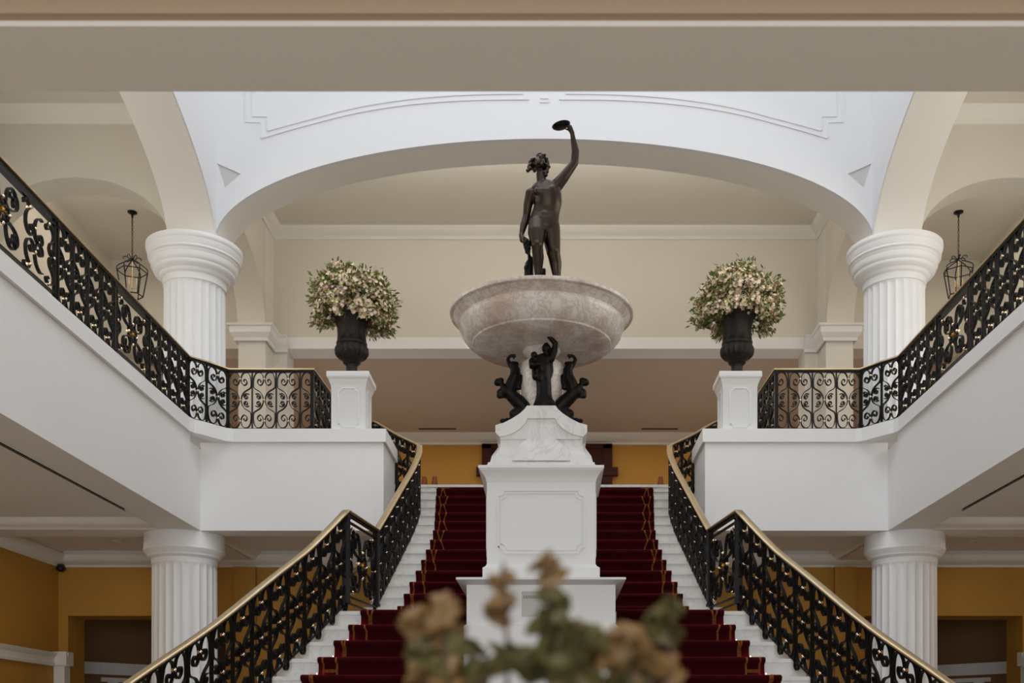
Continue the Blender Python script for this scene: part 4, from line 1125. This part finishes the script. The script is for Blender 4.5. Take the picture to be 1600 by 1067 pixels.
# ================================================================ hanging lanterns
for s, nm in ((-1, 'left'), (1, 'right')):
    cx, cy, zt = s*6.22, 15.9, 7.9
    ln = thing('hanging_lantern', 'dark brass lantern hanging on a chain in the %s side bay' % nm, 'lantern', (cx, cy, zt), 'hanging lanterns')
    MB().lathe([(.07, 0), (.068, -.015), (.03, -.03), (.018, -.05), (.012, -.09), (.0001, -.095)], (cx, cy, zt), 24, cap=False).build('ceiling_rose', IRON, ln, 40)
    c = MB()
    z = zt-.09; k_ = 0
    while z > 7.22:
        q = [(cx+(.011*math.cos(a) if k_ % 2 else 0), cy+(0 if k_ % 2 else .011*math.cos(a)), z-.022+.024*math.sin(a)) for a in [2*PI*i/8 for i in range(9)]]
        c.tube(q, .0045, 5); z -= .038; k_ += 1
    c.build('chain', IRON, ln)
    f = MB(); zu, zl_ = 7.0, 6.64; ru, rl = .215, .15; top = []
    for k in range(6):
        a = k*PI/3+.35; a2 = a+PI/3
        p = (cx+ru*math.cos(a), cy+ru*math.sin(a), zu); q = (cx+rl*math.cos(a), cy+rl*math.sin(a), zl_)
        p2 = (cx+ru*math.cos(a2), cy+ru*math.sin(a2), zu); q2 = (cx+rl*math.cos(a2), cy+rl*math.sin(a2), zl_)
        f.tube([p, q], .009, 6).tube([p, p2], .008, 6).tube([q, q2], .009, 6)
        f.tube(catmull([p, (cx+ru*.98*math.cos(a), cy+ru*.98*math.sin(a), zu+.06), (cx+ru*.6*math.cos(a), cy+ru*.6*math.sin(a), zu+.12), (cx+.02*math.cos(a), cy+.02*math.sin(a), zu+.17)], 4), .008, 6)
        f.tube(catmull([(cx+.02*math.cos(a), cy+.02*math.sin(a), zu+.16), (cx+.07*math.cos(a), cy+.07*math.sin(a), zu+.22), (cx+.12*math.cos(a), cy+.12*math.sin(a), zu+.21), (cx+.125*math.cos(a), cy+.125*math.sin(a), zu+.18)], 4), .007, 6)
    f.ball((cx, cy, zu+.19), .03, 10, 6); f.tube([(cx, cy, zu+.17), (cx, cy, 7.24)], .008, 6)
    f.build('lantern_frame', IRON, ln, 40)
    cd = MB(); cd.tube([(cx, cy, zu+.17), (cx, cy, zl_+.1)], .008, 6)
    for k in range(3):
        a = k*2.09; cd.tube([(cx, cy, zl_+.12), (cx+.06*math.cos(a), cy+.06*math.sin(a), zl_+.11), (cx+.06*math.cos(a), cy+.06*math.sin(a), zl_+.15)], .006, 6)
    cd.build('candle_holder', BRASS, ln)
    cn = MB()
    for k in range(3):
        a = k*2.09; cn.tube([(cx+.06*math.cos(a), cy+.06*math.sin(a), zl_+.15), (cx+.06*math.cos(a), cy+.06*math.sin(a), zl_+.25)], .011, 8)
    cn.build('candle_tube', CANDLE, ln)

# ================================================================ small things
cc = thing('security_camera', 'small black dome security camera under the cornice on the left', 'camera', (-XO+.1, 15.5, 2.46))
b = MB(); b.ball((-7.10, 15.47, 2.465), (.06, .06, .05), 16, 10); b.box(-7.17, -7.08, 15.48, 15.59, 2.46, 2.53)
b.build('camera_body', BLACK, cc, 50)
for (x, y) in ((-3.1, 14.7), (3.1, 14.7), (-5.95, 14.7), (5.95, 14.7)):
    where = ('between the stair and the left column' if x > -4 else 'beyond the left column') if x < 0 else ('between the stair and the right column' if x < 4 else 'beyond the right column')
    d = MB().lathe([(.085, REC-.012), (.085, REC), (.0001, REC)], (x, y, 0), 28, cap=False); d.lathe([(.085, REC-.012), (.06, REC-.012), (.05, REC-.002), (.0001, REC-.002)], (x, y, 0), 28, cap=False)
    tag(d.build('downlight', PALE, None, 40), 'round white recessed downlight in the ceiling %s' % where, 'downlight', 'recessed downlights')
for n_, (x, lab) in enumerate(((-2.60, 'leftmost small brown shaded lamp behind the stair top'), (-2.385, 'second small shaded lamp from the left behind the stair top'), (2.41, 'small shaded lamp at the right behind the stair top'))):
    yy = 22.4; z0 = GAL+.78
    L_ = thing('table_lamp', lab, 'lamp', (x, yy, z0), 'small shaded lamps')
    MB().lathe([(.07, 0), (.07, .015), (.02, .03), (.015, .30), (.04, .34), (.03, .36), (.012, .8), (.012, .88)], (x, yy, z0), 20).build('base', BRASS, L_, 40)
    MB().lathe([(.078, .88), (.045, 1.12), (.043, 1.12), (.075, .88)], (x, yy, z0), 24, cap=False).build('lamp_shade', SHADE, L_, 40)
for x0, x1, nm in ((-3.1, -2.1, 'left'), (2.1, 3.0, 'right')):
    c = MB(); c.box(x0, x1, 22.2, 22.65, GAL+.74, GAL+.78); c.box(x0+.04, x1-.04, 22.22, 22.63, GAL+.62, GAL+.74)
    for xx in (x0+.05, x1-.09):
        for yy in (22.23, 22.58): c.box(xx, xx+.04, yy, yy+.04, GAL, GAL+.62)
    tag(c.build('console_table', WOOD), 'dark console table under the small lamps on the %s' % nm, 'table')

# ================================================================ dried stems in the vase before the camera
vs_ = thing('round_table', 'pale round table under the vase', 'table', (0, 1.25, GF))
MB().lathe([(.28, 0), (.28, .03), (.06, .06), (.045, .1), (.045, .70), (.08, .74), (.40, .75), (.40, .78), (.0001, .78)], (0, 1.25, GF), 48, cap=False).build('pedestal_table', CREAM2, vs_, 40)
va = thing('vase', 'pale ceramic vase holding the dried stems', 'vase', (0, 1.25, GF+.78))
MB().lathe([(.07, 0), (.09, .02), (.13, .12), (.14, .2), (.12, .3), (.085, .37), (.095, .42), (.088, .42), (.075, .37), (.0001, .36)], (0, 1.25, GF+.78), 40, cap=False).build('vase_body', CERAMIC, va, 50)
bq = thing('dried_bouquet', 'blurred olive and tan dried flower stems right before the camera', 'bouquet', (0, 1.25, GF+1.14))
def bell(mb, p, ax, R_, depth, rnd, lobes=5):
    """papery cup with a lobed rim"""
    ax = ax.normalized(); x = ax.cross(Vector((.2, .9, .3))).normalized(); y = ax.cross(x); n = lobes*4; vs = []; fs = []; a0 = rnd.uniform(0, 6)
    rows = ((.12, 0), (.45, .25), (.78, .65), (1.0, 1.0))
    for r_, t in rows:
        for k in range(n):
            a = 2*PI*k/n; lob = 1+(.22*math.cos(lobes*a+a0)+.05*math.sin(9*a))*t
            vs.append(p+x*math.cos(a)*R_*r_*lob+y*math.sin(a)*R_*r_*lob+ax*depth*(t-.15*math.cos(lobes*a+a0)*t))
    for i in range(3):
        for k in range(n):
            k2 = (k+1) % n; fs.append((i*n+k, i*n+k2, (i+1)*n+k2, (i+1)*n+k))
    mb.add(vs, fs)
rnd = random.Random(21)
def V(u, v, d=0.):
    y = 1.25+d; kk = 1650/1.25
    return Vector(((u-861)/kk+EX, y, (1151-v)/kk))
stems = [  # points up the stem (u, v), whorls (v, radius, tan or olive)
    ([(800, 1150), (795, 1040), (791, 960), (789, 886)], [(912, 27, 1), (964, 36, 1), (1014, 32, 0), (1052, 40, 0)]),
    ([(862, 1150), (860, 1060), (858, 960), (858, 869)], [(893, 36, 1), (945, 36, 0), (985, 44, 0), (1030, 52, 0), (1062, 56, 0)]),
    ([(705, 1150), (700, 1080), (692, 1000), (690, 935)], [(952, 34, 1), (985, 46, 1), (1025, 52, 0), (1062, 52, 0)]),
    ([(660, 1140), (662, 1060), (655, 975)], [(975, 38, 0), (1020, 34, 0), (1058, 36, 0)]),
    ([(985, 1150), (980, 1080), (975, 990)], [(1005, 44, 1), (1040, 56, 1), (1075, 52, 0)]),
    ([(1035, 1150), (1042, 1060), (1046, 975), (1043, 930)], [(950, 28, 0), (972, 42, 0), (1048, 40, 0)]),
    ([(900, 1150), (902, 1060), (905, 975)], [(980, 36, 0), (1018, 50, 0), (1060, 56, 0)]),
    ([(740, 1160), (738, 1080), (728, 1010)], [(1020, 32, 0), (1058, 44, 0)]), ([(765, 1160), (762, 1100), (760, 1050)], [(1058, 36, 0)]),
    ([(940, 1160), (938, 1100), (935, 1030)], [(1045, 44, 1)]), ([(825, 1160), (826, 1080), (828, 1020)], [(1042, 46, 0)]),
    ([(1000, 1160), (1008, 1100), (1012, 1040)], [(1050, 42, 1)])]
for pts, wh in stems:
    d0 = rnd.uniform(-.05, .05); base = Vector((rnd.uniform(-.04, .04), 1.25+rnd.uniform(-.03, .03), GF+1.16))
    q0 = V(*pts[1], d0); path = [base.lerp(q0, k/5) for k in range(5)]+[V(u, v, d0) for u, v in pts[1:]]
    fine = catmull([tuple(p) for p in path], 4)
    st_ = MB().tube(fine, .0035, 7, [.0045-.0025*i/(len(fine)-1) for i in range(len(fine))]).build('stem', STEM, bq, 60)
    for v, rp, tan_ in wh:
        g = MB(); us = [u for u, _ in pts]; vv = [q for _, q in pts]
        u = interp(sorted(zip(vv, us)), v); R_ = rp/1320
        for q in range(3):
            a = rnd.uniform(0, 6.28)
            off = Vector((math.cos(a), math.sin(a), 0))*R_*.3; ax = Vector((math.cos(a)*.75, math.sin(a)*.75, rnd.choice((-.9, .9, .8))))
            bell(g, V(u, v, d0)+off*.5+Vector((0, 0, rnd.uniform(-.004, .004))), ax, R_*rnd.uniform(.55, .74), R_*.45, rnd)
        g.build('bract_whorl', DRYTAN if tan_ or rnd.random() < .2 else DRYLEAF, st_, 80)
# ================================================================ light
def area(name, loc, rot, sx, sy, power, col, spread=None):
    l = bpy.data.lights.new(name, 'AREA'); l.shape = 'RECTANGLE'; l.size = sx; l.size_y = sy; l.energy = power; l.color = col
    if spread: l.spread = math.radians(spread)
    o = bpy.data.objects.new(name, l); COL.objects.link(o); o.location = loc; o.rotation_euler = rot; return o
area('skylight_daylight', (0, 8.65, 12.9), (0, 0, 0), 8.0, 9.2, 545, (.88, .945, 1.0))
area('entrance_fill', (0, -6.5, 1.2), (PI/2, 0, 0), 11, 4.5, 740, (.88, .94, 1.0))  # broad unseen fill added behind the camera to lift the lower storey
area('front_upper_fill', (0, -3.6, 5.9), (PI/2, 0, 0), 9, 3.4, 205, (.92, .96, 1.0))  # unseen lamp added to light the far walls, basin and statue
area('lobby_ceiling_light', (0, 20.6, 6.5), (0, 0, 0), 9, 2.5, 115, (1, .9, .8))
area('hall_fill', (0, 15.7, 8.35), (0, 0, 0), 6, 1.6, 6, (1, .95, .88))  # unseen lamp added to raise the hall's ambient light
area('arch_uplight_fill', (0, 14.06, 7.6), (PI*.93, 0, 0), 7, .2, 88, (1, .97, .93))  # added uplight, hidden behind the arch, brightens the hall ceiling
for s in (-1, 1):
    area('bay_uplight_fill', (s*6.0, 13.9, 7.25), (PI*.93, 0, 0), 1.8, .15, 16, (1, .93, .84))  # another added uplight, hidden behind each cross arch
    area('gallery_side_fill', (s*7.1, 8.2, 5.6), (0, s*PI/2, 0), 2.4, 7.5, 98 if s < 0 else 160, (1, .96, .9))  # unseen side fill added for the gallery, stronger on the right
    area('bay_light', (s*6.1, 15.6, 7.6), (0, 0, 0), 1.4, 1.8, 16, (1, .9, .78))
    area('lower_light', (s*5.8, 12.5, 2.5), (0, 0, 0), 1.2, 5, 9, (1, .88, .7))
w = bpy.data.worlds.new('World'); SC.world = w; w.use_nodes = True
w.node_tree.nodes['Background'].inputs[0].default_value = (.75, .8, .88, 1); w.node_tree.nodes['Background'].inputs[1].default_value = .35
# ================================================================ camera
cam = bpy.data.cameras.new('camera'); co = bpy.data.objects.new('camera', cam); COL.objects.link(co)
cam.sensor_width = 36; cam.lens = 1650/1600*36
co.location = (EX, 0, 0); co.rotation_euler = (PI/2, 0, 0)
cam.shift_x = -(861-800)/1600; cam.shift_y = (1151-533.5)/1600
cam.clip_start = .05; cam.clip_end = 100
cam.dof.use_dof = True; cam.dof.focus_distance = 10.5; cam.dof.aperture_fstop = 2.6
SC.camera = co
for o in list(SC.objects):
    if o.parent is None: o.location.z += H
SC.view_settings.view_transform = 'Standard'; SC.view_settings.look = 'None'; SC.view_settings.gamma = 1
SC.view_settings.exposure = -.13; SC.view_settings.use_curve_mapping = False
SC.cycles.max_bounces = 10; SC.cycles.diffuse_bounces = 6; SC.cycles.glossy_bounces = 4
SC.cycles.use_denoising = True
SC.cycles.sample_clamp_indirect = 8
